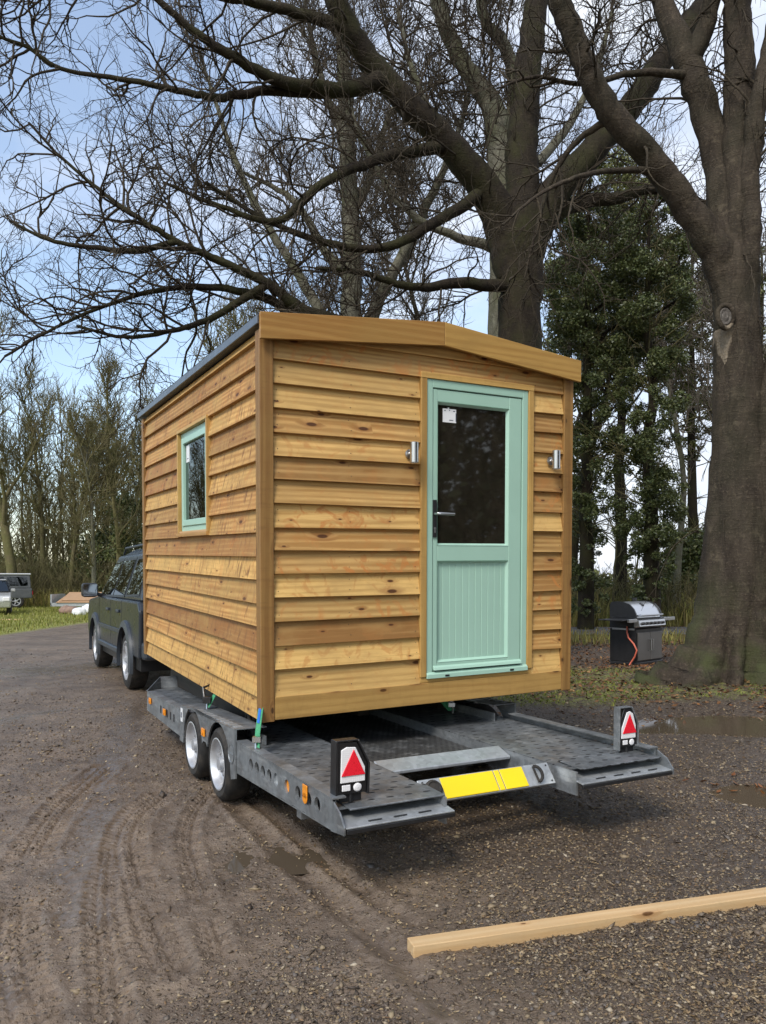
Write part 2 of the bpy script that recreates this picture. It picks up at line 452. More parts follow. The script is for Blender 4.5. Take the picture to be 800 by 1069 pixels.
def cabin():
    root = empty('timber_cabin', (0, 0, 0), 0, 'small new timber clad garden cabin with mint green door, carried on the car trailer', 'cabin')
    R = Matrix.Rotation(CAB_YAW, 4, 'Z') @ Matrix.Rotation(CAB_PIT, 4, 'X') @ Matrix.Rotation(CAB_ROL, 4, 'Y')
    root.matrix_world = Matrix.Translation(CAB_O) @ R
    eave = lambda u: (2.345 + .105 * min(1, u / RIDGE)) if u < RIDGE else 2.45 - .105 * (u - RIDGE) / (W - RIDGE)   # underside of roof
    T = .046                                     # cladding thickness zone behind the post faces

    # ---- front cladding: feather-edge boards, thick edge down
    rows = [.140] + [.311 + .1435 * k for k in range(14)]
    DU0, DU1, DZ1 = 1.112, 2.052, 2.205          # door trim outer edges

    def fboard(mb, u0, u1, z0, z1, cut=False):
        dz = random.uniform(-.004, .004); o0 = .039 + random.uniform(-.002, .003); o1 = .006
        wob = [random.uniform(-.003, .003) for _ in range(2)]
        za, zb = z0 - .006 + dz + wob[0], z0 - .006 + dz + wob[1]
        t0 = z1 + .012; 
        def top(u): return min(t0, eave(u) - .012) if cut else t0
        vb = T
        mb.hexa([(u0, vb - o0, za), (u1, vb - o0, zb), (u1, vb + .004, zb), (u0, vb + .004, za),
                 (u0, vb - o1, top(u0)), (u1, vb - o1, top(u1)), (u1, vb + .004, top(u1)), (u0, vb + .004, top(u0))], 0)
    mb = MB()
    for i, z in enumerate(rows):
        zn = rows[i + 1] if i + 1 < len(rows) else 2.36
        if z > 2.1:
            fboard(mb, .088, 2.335, z, zn, True)
        else:
            fboard(mb, .088, DU0, z, zn); fboard(mb, DU1, 2.335, z, zn)
    # tapered infill under the ridge
    mb.hexa([(.09, .020, 2.318), (2.33, .020, 2.318), (2.33, .034, 2.318), (.09, .034, 2.318),
             (RIDGE - .1, .022, 2.44), (RIDGE + .1, .022, 2.44), (RIDGE + .1, .034, 2.44), (RIDGE - .1, .034, 2.44)], 0)
    # sheathing behind the boards
    mb.box((.02, T + .006, .0), (1.15, T + .05, 2.30)); mb.box((2.012, T + .006, 0), (W - .02, T + .05, 2.30)); mb.box((1.15, T + .006, 2.17), (2.012, T + .05, 2.30)); mb.box((1.15, T + .006, 0), (2.012, T + .05, .17))
    for i, z in enumerate(rows):
        if z > 2.2: continue
        for u in ([.12, .60, 1.085] if z < 2.1 else [.12, .6, 1.2, 1.8]) + [2.075, 2.31]:
            for dz in ((.035,) if random.random() < .5 else (.035, .10)):
                y = T - .039 + .033 * dz / .155 - .0012
                du = random.uniform(-.008, .008); mb.cyl((u + du, y + .004, z + dz), (u + du, y, z + dz), .0035, n=7, m=1)
    mb.build('front_cladding', [M['clad'], M['nail']], root, bevel=.0022)

    # ---- side cladding (the window wall)
    WV0, WV1, WZ0, WZ1 = 1.165, 2.075, 1.165, 1.985
    mb = MB()
    srows = [.0] + [.135 + .1435 * k for k in range(16)]

    def sboard(v0, v1, z0, z1):
        o0 = .039 + random.uniform(-.002, .003); dz = random.uniform(-.003, .003)
        t0 = min(z1 + .012, 2.349); ub = T
        wa, wb = random.uniform(-.003, .003), random.uniform(-.003, .003)
        mb.hexa([(ub - o0, v0, z0 - .006 + dz + wa), (ub + .004, v0, z0 - .006 + dz + wa), (ub + .004, v1, z0 - .006 + dz + wb), (ub - o0, v1, z0 - .006 + dz + wb),
                 (ub - .006, v0, t0), (ub + .004, v0, t0), (ub + .004, v1, t0), (ub - .006, v1, t0)], 1)
    for i, z in enumerate(srows):
        zn = srows[i + 1] if i + 1 < len(srows) else 2.34
        if z > 2.32: continue
        if zn > WZ0 + .05 and z < WZ1 - .05:
            sboard(.088, WV0, z, zn); sboard(WV1, 3.49, z, zn)
        elif i % 4 == 1:
            j = 2.0 + .3 * math.sin(i * 3.1); sboard(.088, j - .001, z, zn); sboard(j + .001, 3.49, z, zn)
        else:
            sboard(.088, 3.49, z, zn)
    for i, z in enumerate(srows):
        if z > 2.2: continue
        inw = z + .14 > WZ0 + .05 and z < WZ1 - .05
        for v in ((.12, .65, 1.12, 2.12, 2.8, 3.45) if inw else (.12, .65, 1.25, 1.9, 2.55, 3.45)):
            x = T - .039 + .033 * .035 / .155 - .0012
            mb.cyl((x + .004, v, z + .035), (x, v, z + .035), .0035, n=7, m=1)
    for a, b in (((T + .006, .03, 0), (T + .05, WV0 + .04, 2.33)), ((T + .006, WV1 - .04, 0), (T + .05, L - .02, 2.33)), ((T + .006, WV0 + .04, 0), (T + .05, WV1 - .04, WZ0 + .02)), ((T + .006, WV0 + .04, WZ1 - .02), (T + .05, WV1 - .04, 2.33))):
        mb.box(a, b, 1)
    mb.build('side_cladding', [M['clad_side'], M['nail']], root, bevel=.0022)

    # far side, back, floor, ceiling
    mb = MB()
    for i, z in enumerate(srows):
        zn = srows[i + 1] if i + 1 < len(srows) else 2.34
        if z > 2.32: continue
        t0 = min(zn + .012, 2.33)
        mb.hexa([(W - T - .004, .088, z), (W - T + .027, .088, z), (W - T + .027, 3.49, z), (W - T - .004, 3.49, z), (W - T - .004, .088, t0), (W - T + .008, .088, t0), (W - T + .008, 3.49, t0), (W - T - .004, 3.49, t0)], 1)
    mb.box((W - .08, .09, 0), (W - T - .006, L - .09, 2.33), 1)
    mb.build('side_cladding', M['clad_side'], root)
    mb = MB()
    for i, z in enumerate(srows):
        if z > 2.32: continue
        t0 = min((srows[i + 1] if i + 1 < len(srows) else 2.34) + .012, 2.33)
        mb.hexa([(.088, L - T - .004, z), (W - .088, L - T - .004, z), (W - .088, L - T + .027, z), (.088, L - T + .027, z), (.088, L - T - .004, t0), (W - .088, L - T - .004, t0), (W - .088, L - T + .008, t0), (.088, L - T + .008, t0)], 0)
    mb.box((.09, L - .08, 0), (W - .09, L - T - .006, 2.44), 0)
    mb.build('back_cladding', M['clad_side'], root)
    mb = MB(); mb.box((.05, .09, .01), (W - .09, L - .09, .06), 1); mb.build('floor_panel', M['room'], root)

    # ---- corner posts
    for (u, v) in ((0, 0), (W - .085, 0), (0, L - .085), (W - .085, L - .085)):
        mb = MB(); mb.box((u, v, -.012), (u + .085, v + .085, 2.335), 2)
        mb.build('corner_post', M['post'], root, bevel=.004, seg=2)

    # ---- skirt board under the front boards
    mb = MB(); mb.box((.087, .004, -.004), (W - .087, .034, .137), 0); mb.box((DU0, .008, .1375), (DU1, .034, .176), 0)
    mb.build('skirt_board', M['trim'], root, bevel=.003)

    # ---- fascia with its shallow ridge
    mb = MB(); vf, vb = -.052, -.026
    zb0, zb1 = 2.262, 2.378; h = .155
    for (u0, z0, u1, z1) in ((-.012, zb0, RIDGE - .0008, zb1), (RIDGE + .0008, zb1, W + .026, zb0)):
        mb.hexa([(u0, vf, z0), (u1, vf, z1), (u1, vb, z1), (u0, vb, z0), (u0, vf, z0 + h), (u1, vf, z1 + h), (u1, vb, z1 + h), (u0, vb, z0 + h)], 0)
    mb.build('fascia_board', M['fascia'], root, bevel=.003, seg=2)
    # ---- roof
    mb = MB(); v0, v1 = -.024, L + .06; th = .042
    for (u0, z0, u1, z1) in ((-.012, 2.353, RIDGE, 2.468), (RIDGE, 2.468, W + .02, 2.353)):
        mb.hexa([(u0, v0, z0), (u1, v0, z1), (u1, v1, z1), (u0, v1, z0), (u0, v0, z0 + th), (u1, v0, z1 + th), (u1, v1, z1 + th), (u0, v1, z0 + th)], 1)
    rf = mb.build('roof', M['roof'], root)
    mb = MB(); mb.box((-.026, v0 - .004, 2.352), (-.0135, v1 + .01, 2.402), 1); mb.box((-.0255, v0 - .002, 2.4025), (.05, v1 + .005, 2.407), 1)
    mb.build('roof_edge_trim', M['drip'], rf, bevel=.003)

    # ---- door trim
    mb = MB(); vt = -.002
    mb.box((DU0, vt, .178), (1.158, T + .03, 2.1655), 2); mb.box((2.006, vt, .178), (DU1, T + .03, 2.1655), 2); mb.box((DU0, vt - .002, 2.166), (DU1, T + .03, DZ1), 0)
    mb.build('door_trim', M['trim'], root, bevel=.002)
    # ---- door
    d0, d1, z0, z1 = 1.159, 2.005, .178, 2.165
    mb = MB(); fa, fb = .006, .07; w = .048
    mb.box((d0, fa, z0), (d0 + w, fb, z1), 2); mb.box((d1 - w, fa, z0), (d1, fb, z1), 2)
    mb.box((d0 + w, fa, z1 - .055), (d1 - w, fb, z1), 0); mb.box((d0 + w, fa, z0), (d1 - w, fb, z0 + .03), 0)
    # the leaf: stiles and rails
    a0, a1, b0, b1 = d0 + w + .006, d1 - w - .006, z0 + .037, z1 - .061
    la, lb = .012, .062; sw = .048
    g0, g1 = a0 + .024, a1 - .100
    GL, GR, GZ0, GZ1 = 1.246, 1.842, 1.060, 2.022
    PZ0, PZ1 = .268, .955
    mb.box((a0, la, b0), (GL, lb, b1), 2); mb.box((GR, la, b0), (a1, lb, b1), 2)
    mb.box((GL, la + .0015, b0), (GR, lb, PZ0), 0); mb.box((GL, la + .0015, PZ1), (GR, lb, GZ0), 0); mb.box((GL, la + .0015, GZ1), (GR, lb, b1), 0)
    door = mb.build('door', M['mint'], root, bevel=.004, seg=2)
    # sloped glazing and panel beads
    mb = MB()

    def bead(u0, u1, za, zb, w=.016, f=.007, bk=.024):
        q = [(u0, za), (u1, za), (u1, zb), (u0, zb)]; i = [(u0 + w, za + w), (u1 - w, za + w), (u1 - w, zb - w), (u0 + w, zb - w)]
        for k in range(4):
            j = (k + 1) % 4
            mb.add([(q[k][0], la - f + .006, q[k][1]), (q[j][0], la - f + .006, q[j][1]), (i[j][0], la + bk, i[j][1]), (i[k][0], la + bk, i[k][1]), (q[k][0], lb - .01, q[k][1]), (q[j][0], lb - .01, q[j][1]), (i[j][0], lb - .01, i[j][1]), (i[k][0], lb - .01, i[k][1])],
                   [(0, 1, 2, 3), (3, 2, 6, 7), (0, 4, 5, 1)])
    bead(GL + .001, GR - .001, GZ0 + .001, GZ1 - .001); bead(GL + .001, GR - .001, PZ0 + .001, PZ1 - .001)
    mb.build('glazing_bead', M['mint'], door)
    mb = MB(); mb.box((GL + .002, la + .022, GZ0 + .002), (GR - .002, la + .028, GZ1 - .002), 2); mb.build('glass_pane', M['glass_d'], door)
    mb = MB(); n = 11; pw = (GR - GL - .004) / n
    for k in range(n):
        u = GL + .002 + k * pw; mb.box((u + .0008, la + .021, PZ0 + .002), (u + pw - .0008, la + .034, PZ1 - .002), 2)
    mb.box((GL + .002, la + .0245, PZ0 + .002), (GR - .002, la + .04, PZ1 - .002), 2)
    mb.build('tongue_and_groove_panel', M['mint'], door, bevel=.0028)
    # sill with drain caps
    mb = MB(); mb.hexa([(d0, -.014, z0 - .012), (d1, -.014, z0 - .012), (d1, .01, z0 - .012), (d0, .01, z0 - .012), (d0, -.012, z0 + .016), (d1, -.012, z0 + .016), (d1, .0055, z0 + .03), (d0, .0055, z0 + .03)], 0)
    mb.hexa([(a0, -.014, b0 + .004), (a1, -.014, b0 + .004), (a1, la - .001, b0 + .004), (a0, la - .001, b0 + .004), (a0, -.006, b0 + .022), (a1, -.006, b0 + .022), (a1, la - .001, b0 + .034), (a0, la - .001, b0 + .034)], 0)
    mb.build('door_sill', M['mint'], door, bevel=.002)
    for u in (d0 + .14, d1 - .16):
        mb = MB(); mb.box((u, -.0165, z0 - .004), (u + .032, -.012, z0 + .008)); mb.build('drain_cap', M['black'], door)
    hu = 1.222
    mb = MB(); mb.box((hu - .015, la - .011, 1.115), (hu + .015, la - .0005, 1.365), 2); mb.cyl((hu, la - .013, 1.175), (hu, la - .0105, 1.175), .008, m=1); mb.box((hu - .004, la - .0132, 1.145), (hu + .004, la - .0105, 1.172), m=1)
    mb.build('handle_plate', [M['black'], M['steel']], door, bevel=.004, seg=2)
    mb = MB(); mb.tube([(hu, la - .01, 1.272), (hu, la - .05, 1.272), (hu + .012, la - .058, 1.272), (hu + .125, la - .056, 1.270)], [.010, .0095, .0095, .009], 12)
    mb.build('door_handle', M['steel'], door, smooth=True)
    # printed sticker on the glass
    mb = MB(); y = la + .0212
    mb.box((1.300, y - .0012, 1.893), (1.408, y, 1.985), 0)
    for (u0, u1, a, b) in ((1.312, 1.322, 1.968, 1.975), (1.383, 1.398, 1.968, 1.974), (1.35, 1.357, 1.972, 1.979), (1.352, 1.384, 1.907, 1.912), (1.403, 1.4085, 1.9, 1.96)):
        mb.box((u0, y - .002, a), (u1, y - .0013, b), 0, 1)
    mb.box((1.34, y - .001, 1.9855), (1.352, y, 1.993), 0)
    mb.build('paper_sticker', [M['white'], M['ink']], door)

    # ---- window in the side wall
    mb = MB()
    mb.box((-.004, WV0, WZ0 + .0), (T + .03, WV0 + .028, WZ1), 2); mb.box((-.004, WV1 - .028, WZ0), (T + .03, WV1, WZ1), 2)
    mb.box((-.006, WV0, WZ1 + .0005), (T + .03, WV1, WZ1 + .026), 1); mb.box((-.014, WV0 - .005, WZ0 - .028), (T + .03, WV1 + .005, WZ0 - .0005), 1)
    mb.build('window_trim', M['trim'], root, bevel=.002)
    mb = MB(); fa, fb = .026, .078; w = .042
    p0, p1, q0, q1 = WV0 + .029, WV1 - .029, WZ0 + .018, WZ1 - .002
    mb.box((fa, p0, q0), (fb, p0 + w, q1), 2); mb.box((fa, p1 - w, q0), (fb, p1, q1), 2); mb.box((fa + .001, p0 + w, q1 - w), (fb, p1 - w, q1), 1); mb.box((fa + .001, p0 + w, q0), (fb, p1 - w, q0 + w), 1)
    mb.box((.004, p0, WZ0), (fb, p1, q0 - .0005), 1, 1)
    win = mb.build('window', [M['mint'], M['raw']], root, bevel=.003)
    mb = MB(); e = w + .001; s_ = .048; fa2 = .016
    mb.box((fa2, p0 + e, q0 + e), (fb - .006, p0 + e + s_, q1 - e), 2); mb.box((fa2, p1 - e - s_, q0 + e), (fb - .006, p1 - e, q1 - e), 2)
    mb.box((fa2 + .001, p0 + e + s_, q1 - e - s_), (fb - .006, p1 - e - s_, q1 - e), 1); mb.box((fa2 + .001, p0 + e + s_, q0 + e), (fb - .006, p1 - e - s_, q0 + e + s_), 1)
    mb.build('window_sash', M['mint'], win, bevel=.004, seg=2)
    mb = MB(); k = e + s_ + .001; mb.box((.040, p0 + k, q0 + k), (.046, p1 - k, q1 - k), 2); mb.build('window_pane', M['glass_w'], win)
    mb = MB(); mb.box((.0378, p1 - k - .13, q1 - k - .15), (.0392, p1 - k - .03, q1 - k - .015), 2); mb.box((.0368, p1 - k - .10, q1 - k - .125), (.0377, p1 - k - .06, q1 - k - .118), 1, 1)
    mb.build('paper_sticker', [M['white'], M['ink']], win)

    # ---- wall lights
    for (u, z) in ((1.022, 1.662), (2.208, 1.682)):
        mb = MB(); c = (u, -.062, z)
        mb.lathe([(.001, -.066), (.026, -.066), (.028, -.064), (.028, .064), (.026, .066), (.024, .066), (.023, .058), (.001, .057)], c, (0, 0, 1), 28)
        lt = mb.build('wall_light', M['steel'], root, smooth=True)
        mb = MB(); mb.lathe([(.001, 0), (.030, 0), (.030, .007), (.012, .012), (.012, .04), (.001, .04)], (u, .006, z - .004), (0, -1, 0), 24)
        mb.build('light_bracket', M['steel'], lt, smooth=True)
        mb = MB(); mb.cyl((u, -.062, z + .0575), (u, -.062, z + .0595), .0225, n=24); mb.build('light_glass', M['white'], lt); mb = MB(); mb.cyl((u, -.062, z - .0685), (u, -.062, z - .0665), .0225, n=24)
        mb.build('light_glass', M['white'], lt)
    # ---- bearers underneath, resting on the trailer deck
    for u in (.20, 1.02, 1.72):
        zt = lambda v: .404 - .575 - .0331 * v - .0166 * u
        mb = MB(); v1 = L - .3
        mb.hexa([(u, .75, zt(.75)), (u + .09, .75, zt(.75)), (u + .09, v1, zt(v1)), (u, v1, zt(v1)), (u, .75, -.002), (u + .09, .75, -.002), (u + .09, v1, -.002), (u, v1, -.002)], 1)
        mb.build('floor_bearer', M['shade_wood'], root)
    return root


cabin()

# ================================================================== TRAILER
TR = empty('car_transporter_trailer', (-.730, 4.618, 0), rad(28.14), 'grey galvanised twin axle car transporter trailer under the timber cabin', 'trailer')


def trailer():
    r = TR
    UL, UR = -.12, 1.98
    ZD = .402
    VRS = {True: -1.305, False: -1.235}; VF = 2.93

    def rail(u0, u1, sgn, holes):
        mb = MB()
        zb = lambda v: .262 + (.315 - .262) * max(0, min(1, (.1 - v) / 1.45))
        zt = .446
        vs0, vs1 = (-1.30 if u0 < 0 else -1.23), .1
        # the pierced web
        cells = []; cs = sorted(holes); e = [vs0]
        for i, c in enumerate(cs):
            if i + 1 < len(cs): e.append((c + cs[i + 1]) / 2)
        lo = cs[0] - .075; hi = cs[-1] + .07
        edges = [lo] + [(cs[i] + cs[i + 1]) / 2 for i in range(len(cs) - 1)] + [hi]
        def quad(va, vb_):
            for u in (u0, u1):
                mb.add([(u, va, zb(va)), (u, vb_, zb(vb_)), (u, vb_, zt), (u, va, zt)], [(0, 1, 2, 3)])
        quad(vs0, lo); quad(hi, vs1)
        for i, c in enumerate(cs):
            a, b = edges[i], edges[i + 1]; zc = (zb(c) + zt) / 2 + .004; rr = .034
            n = 24; ang = sorted([2 * PI * k / n for k in range(n)] + [math.atan2(z - zc, v - c) % (2 * PI) for v in (a, b) for z in (zb(c), zt)])
            inner, outer = [], []
            for t in ang:
                dx, dz = math.cos(t), math.sin(t)
                s = 1e9
                if dx > 1e-9: s = min(s, (b - c) / dx)
                if dx < -1e-9: s = min(s, (a - c) / dx)
                if dz > 1e-9: s = min(s, (zt - zc) / dz)
                if dz < -1e-9: s = min(s, (zb(c) - zc) / dz)
                inner.append((c + rr * dx, zc + rr * dz)); outer.append((c + s * dx, zc + s * dz))
            m = len(ang)
            for u in (u0, u1):
                vs = [(u, p[0], p[1]) for p in inner] + [(u, p[0], p[1]) for p in outer]
                mb.add(vs, [(k, (k + 1) % m, m + (k + 1) % m, m + k) for k in range(m)])
            vs = [(u0, p[0], p[1]) for p in inner] + [(u1, p[0], p[1]) for p in inner]
            mb.add(vs, [(k, (k + 1) % m, m + (k + 1) % m, m + k) for k in range(m)])
        # rolled top and bottom lips
        ua, ub = (min(u0, u1), max(u0, u1))
        lip = .05 * sgn
        mb.box((u0 - sgn * .004, vs0, zt), (u1 + lip, vs1, zt + .007), 1)
        mb.hexa([(ua, vs0, zb(vs0) - .007), (ub, vs0, zb(vs0) - .007), (ub, vs1, zb(vs1) - .007), (ua, vs1, zb(vs1) - .007), (ua, vs0, zb(vs0)), (ub, vs0, zb(vs0)), (ub, vs1, zb(vs1)), (ua, vs1, zb(vs1))], 1)
        mb.box((u1 + sgn * .075, -1.15, zb(-1.1) + .002), (u1 + sgn * .085, .1, zt - .06), 1, 1)  # black strip added behind the web to make its holes read dark
        rl = mb.build('side_rail', [M['galv'], M['black']], r)
        mb = MB()
        # front section of the rail, ahead of the wheels
        o2 = u1
        mb.hexa([(ua, 1.46, .222), (ub, 1.46, .222), (ub, 2.8, .235), (ua, 2.8, .235), (ua, 1.46, .425), (ub, 1.46, .425), (ub, 2.8, .402), (ua, 2.8, .402)], 1)
        mb.hexa([(ua, 1.46, .426), (ub + max(0, lip), 1.46, .426), (ub + max(0, lip), 2.8, .403), (ua, 2.8, .403), (ua, 1.46, .432), (ub + max(0, lip), 1.46, .432), (ub + max(0, lip), 2.8, .409), (ua, 2.8, .409)], 1)
        for v in (1.72, 1.84, 1.96, 2.08, 2.20):
            mb.box((ua - .003, v, .30), (ub + .003, v + .035, .36), 1, 1)
        mb.build('front_side_rail', [M['galv'], M['black']], r)
        return rl
    hl = [-.163, -.266, -.369, -.472, -.575, -.735, -.885, -1.02, -1.125]
    rail(UL, UL + .016, 1, hl)
    rail(UR, UR - .016, -1, hl)

    # decks (two runways) with uv in metres for the pressed slots
    def runway(ua, ub):
        mb = MB(); n = 18; VR = VRS[ua < 0]
        vs, fs, uvs = [], [], []
        for i in range(n + 1):
            v = VR + (VF - VR) * i / n
            for u in (ua, ub):
                vs.append((u, v, ZD))
        for i in range(n):
            q = (2 * i, 2 * i + 1, 2 * i + 3, 2 * i + 2)
            fs.append(q); uvs.append([(vs[k][0], vs[k][1]) for k in q])
        mb.add(vs, fs, uvs)
        d = mb.build('runway_deck', M['deck'], r)
        md = d.modifiers.new('sheet', 'SOLIDIFY'); md.thickness = .004; md.offset = -1
        return d
    for (ua, ub) in ((UL + .017, .445), (1.31, UR - .017)):
        VR = VRS[ua < 0]
        dk = runway(ua, ub)
        mb = MB()                                    # raised non-slip end flap
        v = VR
        mb.hexa([(ua + .05, v - .035, ZD - .004), (ub, v - .035, ZD - .004), (ub, v + .16, ZD + .006), (ua + .05, v + .16, ZD + .006), (ua + .05, v - .035, ZD + .004), (ub, v - .035, ZD + .004), (ub, v + .16, ZD + .012), (ua + .05, v + .16, ZD + .012)], 0)
        mb.build('end_flap', M['deck'], dk, bevel=.002)
        mb = MB()                                    # open ramp slot: lower lip, back, cheeks
        mb.hexa([(ua, v - .10, .338), (ub + .012, v - .10, .338), (ub + .012, v + .10, .362), (ua, v + .10, .362), (ua, v - .10, .346), (ub + .012, v - .10, .346), (ub + .012, v + .10, .370), (ua, v + .10, .370)], 0)
        mb.hexa([(ua, v - .106, .318), (ub + .012, v - .106, .318), (ub + .012, v - .09, .318), (ua, v - .09, .318), (ua, v - .106, .337), (ub + .012, v - .106, .337), (ub + .012, v - .09, .337), (ua, v - .09, .337)], 0, 1)
        for u in [ua + .12 + .13 * k for k in range(4)]:
            if u + .07 < ub: mb.box((u, v - .075, .3525), (u + .07, v - .066, .356), 0, 2)
        mb.build('ramp_slot', [M['galv_bright'], M['black'], M['black']], dk, bevel=.002)
        mb = MB()
        for u in ((ua - .016,) if ua < 0 else (ub + .013,)):
            mb.prism([(v + .03, .300), (v - .108, .318), (v - .108, .35), (v - .06, .404), (v + .03, .446 if (u < 0 or u > 1.9) else .404)], lambda a, b, t: (t, a, b), u, u + .008)
        mb.build('end_cheek', M['galv'], dk)
        mb = MB()                                     # inner and outer longitudinal beams
        mb.box((ub - .012, VR - .05, .272) if ua < 0 else (ua, VR - .05, .272), (ub, 2.9, .397) if ua < 0 else (ua + .012, 2.9, .397), 1)
        mb.build('longitudinal_beam', M['galv_mid'], dk)
    # centre: bright cross beam, perforated floor, hidden cross members
    mb = MB(); mb.hexa([(.447, -.72, .352), (1.308, -.72, .352), (1.308, -.60, .352), (.447, -.60, .352), (.447, -.72, .372), (1.308, -.72, .372), (1.308, -.60, .412), (.447, -.60, .412)], 0)
    mb.build('cross_beam', M['galv_bright'], r, bevel=.004)
    mb = MB(); n = 8; vs = []; fs = []; uvs = []
    for i in range(n + 1):
        for u in (.447, 1.308): vs.append((u, -.598 + 3.4 * i / n, .338))
    for i in range(n):
        q = (2 * i, 2 * i + 1, 2 * i + 3, 2 * i + 2); fs.append(q); uvs.append([(vs[k][0], vs[k][1]) for k in q])
    mb.add(vs, fs, uvs); cp = mb.build('centre_floor', M['deckc'], r); md = cp.modifiers.new('sheet', 'SOLIDIFY'); md.thickness = .004; md.offset = -1
    for v in (-.88, .2, 1.0, 1.9, 2.8):
        mb = MB(); mb.box((UL + .02, v, .24), (UR - .02, v + .06, .325), 0)
        mb.build('cross_member', M['galv'], r)
    mb = MB(); mb.box((.25, .05, .20), (1.6, 1.55, .26), 1); mb.build('chassis_tray', M['blackm'], r)
    # tilted light bar with the blank yellow plate
    def tilt(u0, u1, a0, a1, p0, p1, t0, t1, mb, m=0):
        """board on a sloped face: a = along slope, p = lift off the face"""
        c = Vector((0, -1.115, .362)); sl = Vector((0, .62, .785)); nr = Vector((0, -.785, .62))
        pt = lambda u, a, p: tuple(Vector((u, 0, 0)) + c + sl * a + nr * p)
        mb.hexa([pt(u0, a0, p0), pt(u1, a0, p0), pt(u1, a1, p0), pt(u0, a1, p0), pt(u0, a0, p1), pt(u1, a0, p1), pt(u1, a1, p1), pt(u0, a1, p1)], 0, m)
        return pt
    mb = MB(); pt = tilt(.447, 1.285, -.062, .062, -.02, 0, 0, 0, mb)
    for u in (.47, 1.265):
        for a in (-.045, .045): mb.cyl(pt(u, a, 0), pt(u, a, .005), .006, n=8, m=1)
    bar = mb.build('light_bar', [M['galv_bright'], M['black']], r, bevel=.003)
    mb = MB(); tilt(.575, .905, -.056, .056, .002, .006, 0, 0, mb); tilt(.912, .945, -.056, .056, .0015, .005, 0, 0, mb); tilt(.95, 1.10, -.056, .056, .002, .006, 0, 0, mb); mb.build('yellow_plate', M['yellow'], bar, bevel=.004)
    mb = MB()
    c = Vector((0, -1.115, .362)); sl = Vector((0, .62, .785)); nr = Vector((0, -.785, .62))
    P = lambda u, a, p: Vector((u, 0, 0)) + c + sl * a + nr * p
    mb.tube([P(1.17 + .028 * math.sin(t), .045 * math.cos(t), .012 + .016 * math.sin(t)) for t in [PI * k / 8 for k in range(9)]], .009, 8)
    mb.tube([P(1.17, .045 - .09 * k / 4, .010) for k in range(5)], .006, 8)
    mb.build('grab_strap', M['rubber'], bar, smooth=True)
    mb = MB(); mb.lathe([(.001, .0), (.045, 0), (.048, .006), (.048, .022), (.036, .03), (.03, .024), (.001, .022)], P(.515, 0, .0), nr, 24); mb.build('rubber_buffer', M['rubber'], bar, smooth=True)

    # wheels
    def wheel(u, v, s):
        prof = [(.155, -.075), (.17, -.082), (.205, -.085), (.226, -.07), (.235, -.045), (.236, 0), (.235, .045), (.226, .07), (.205, .085), (.17, .082), (.155, .075)]
        mb = MB(); mb.lathe(prof, (0, 0, 0), (1, 0, 0), 48)
        # tread grooves
        t = mb.build('wheel', M['rubber'], r, smooth=True); t.location = (u, v, .236)
        mb = MB()
        mb.lathe([(.162, s * .082), (.168, s * .086), (.160, s * .088), (.150, s * .078), (.142, s * .03), (.128, s * .02), (.075, s * .035), (.070, s * .05), (.045, s * .052), (.040, s * .078), (.001, s * .08)], (0, 0, 0), (1, 0, 0), 40)
        mb.lathe([(.160, -s * .08), (.140, -s * .03), (.001, -s * .03)], (0, 0, 0), (1, 0, 0), 32)
        for k in range(5):
            a = 2 * PI * k / 5
            mb.cyl((s * .034, .058 * math.cos(a), .058 * math.sin(a)), (s * .058, .058 * math.cos(a), .058 * math.sin(a)), .009, n=6, m=1)
        for k in range(10):
            a = 2 * PI * (k + .5) / 10
            mb.cyl((s * .0235, .102 * math.cos(a), .102 * math.sin(a)), (s * .030, .102 * math.cos(a), .102 * math.sin(a)), .016, n=10, m=2)
        mb.build('wheel_rim', [M['rim'], M['steel'], M['black']], t, smooth=True)
    for v in (.462, 1.115):
        wheel(UL + .068, v, -1); wheel(UR - .068, v, 1)

    # mudguards: pressed panel with two arches and a slotted top
    for (u, s) in ((UL - .012, 1), (UR + .012, -1)):
        arcs = lambda c: [(c + .268 * math.cos(t), .236 + .268 * math.sin(t)) for t in [PI * k / 14 for k in range(15)]]
        fr, rr = arcs(1.115), arcs(.462)
        fr = [p for p in fr if p[1] > .255 or p[0] > 1.115]; rr = [p for p in rr if p[1] > .255 or p[0] < .462]
        # keep only parts above the meeting point
        mid = (.462 + 1.115) / 2
        fr = [p for p in fr if p[0] >= mid - .001] + [(mid, .235 + .0)] if False else [p for p in fr if p[0] > mid + .03]
        rr = [p for p in rr if p[0] < mid - .03]
        poly = [(1.50, .20)] + [(1.39, .20)] + fr + [(mid + .028, .32), (mid - .028, .32)] + rr + [(.185, .20), (.105, .22), (.103, .515), (1.46, .468)]
        mb = MB(); mb.prism(poly, lambda a, b, t: (t, a, b), u, u + s * .012)
        tp = lambda v: .515 - (v - .103) / (1.46 - .103) * .047
        mb.hexa([(u, .103, tp(.103)), (u + s * .20, .103, tp(.103)), (u + s * .20, 1.46, tp(1.46)), (u, 1.46, tp(1.46)), (u, .103, tp(.103) + .006), (u + s * .20, .103, tp(.103) + .006), (u + s * .20, 1.46, tp(1.46) + .006), (u, 1.46, tp(1.46) + .006)], 1)
        mb.box((u + s * .19, .103, ZD + .002), (u + s * .20, 1.46, .462), 1)
        for k in range(11):
            v = .17 + k * .09; z = tp(v) + .006
            mb.hexa([(u + s * .02, v, z), (u + s * .07, v, z), (u + s * .07, v + .05, z - .0018), (u + s * .02, v + .05, z - .0018), (u + s * .02, v, z + .004), (u + s * .07, v, z + .004), (u + s * .07, v + .05, z + .0025), (u + s * .02, v + .05, z + .0025)], 1, 1)
        mg = mb.build('mudguard', [M['galv'], M['galv_bright']], r)
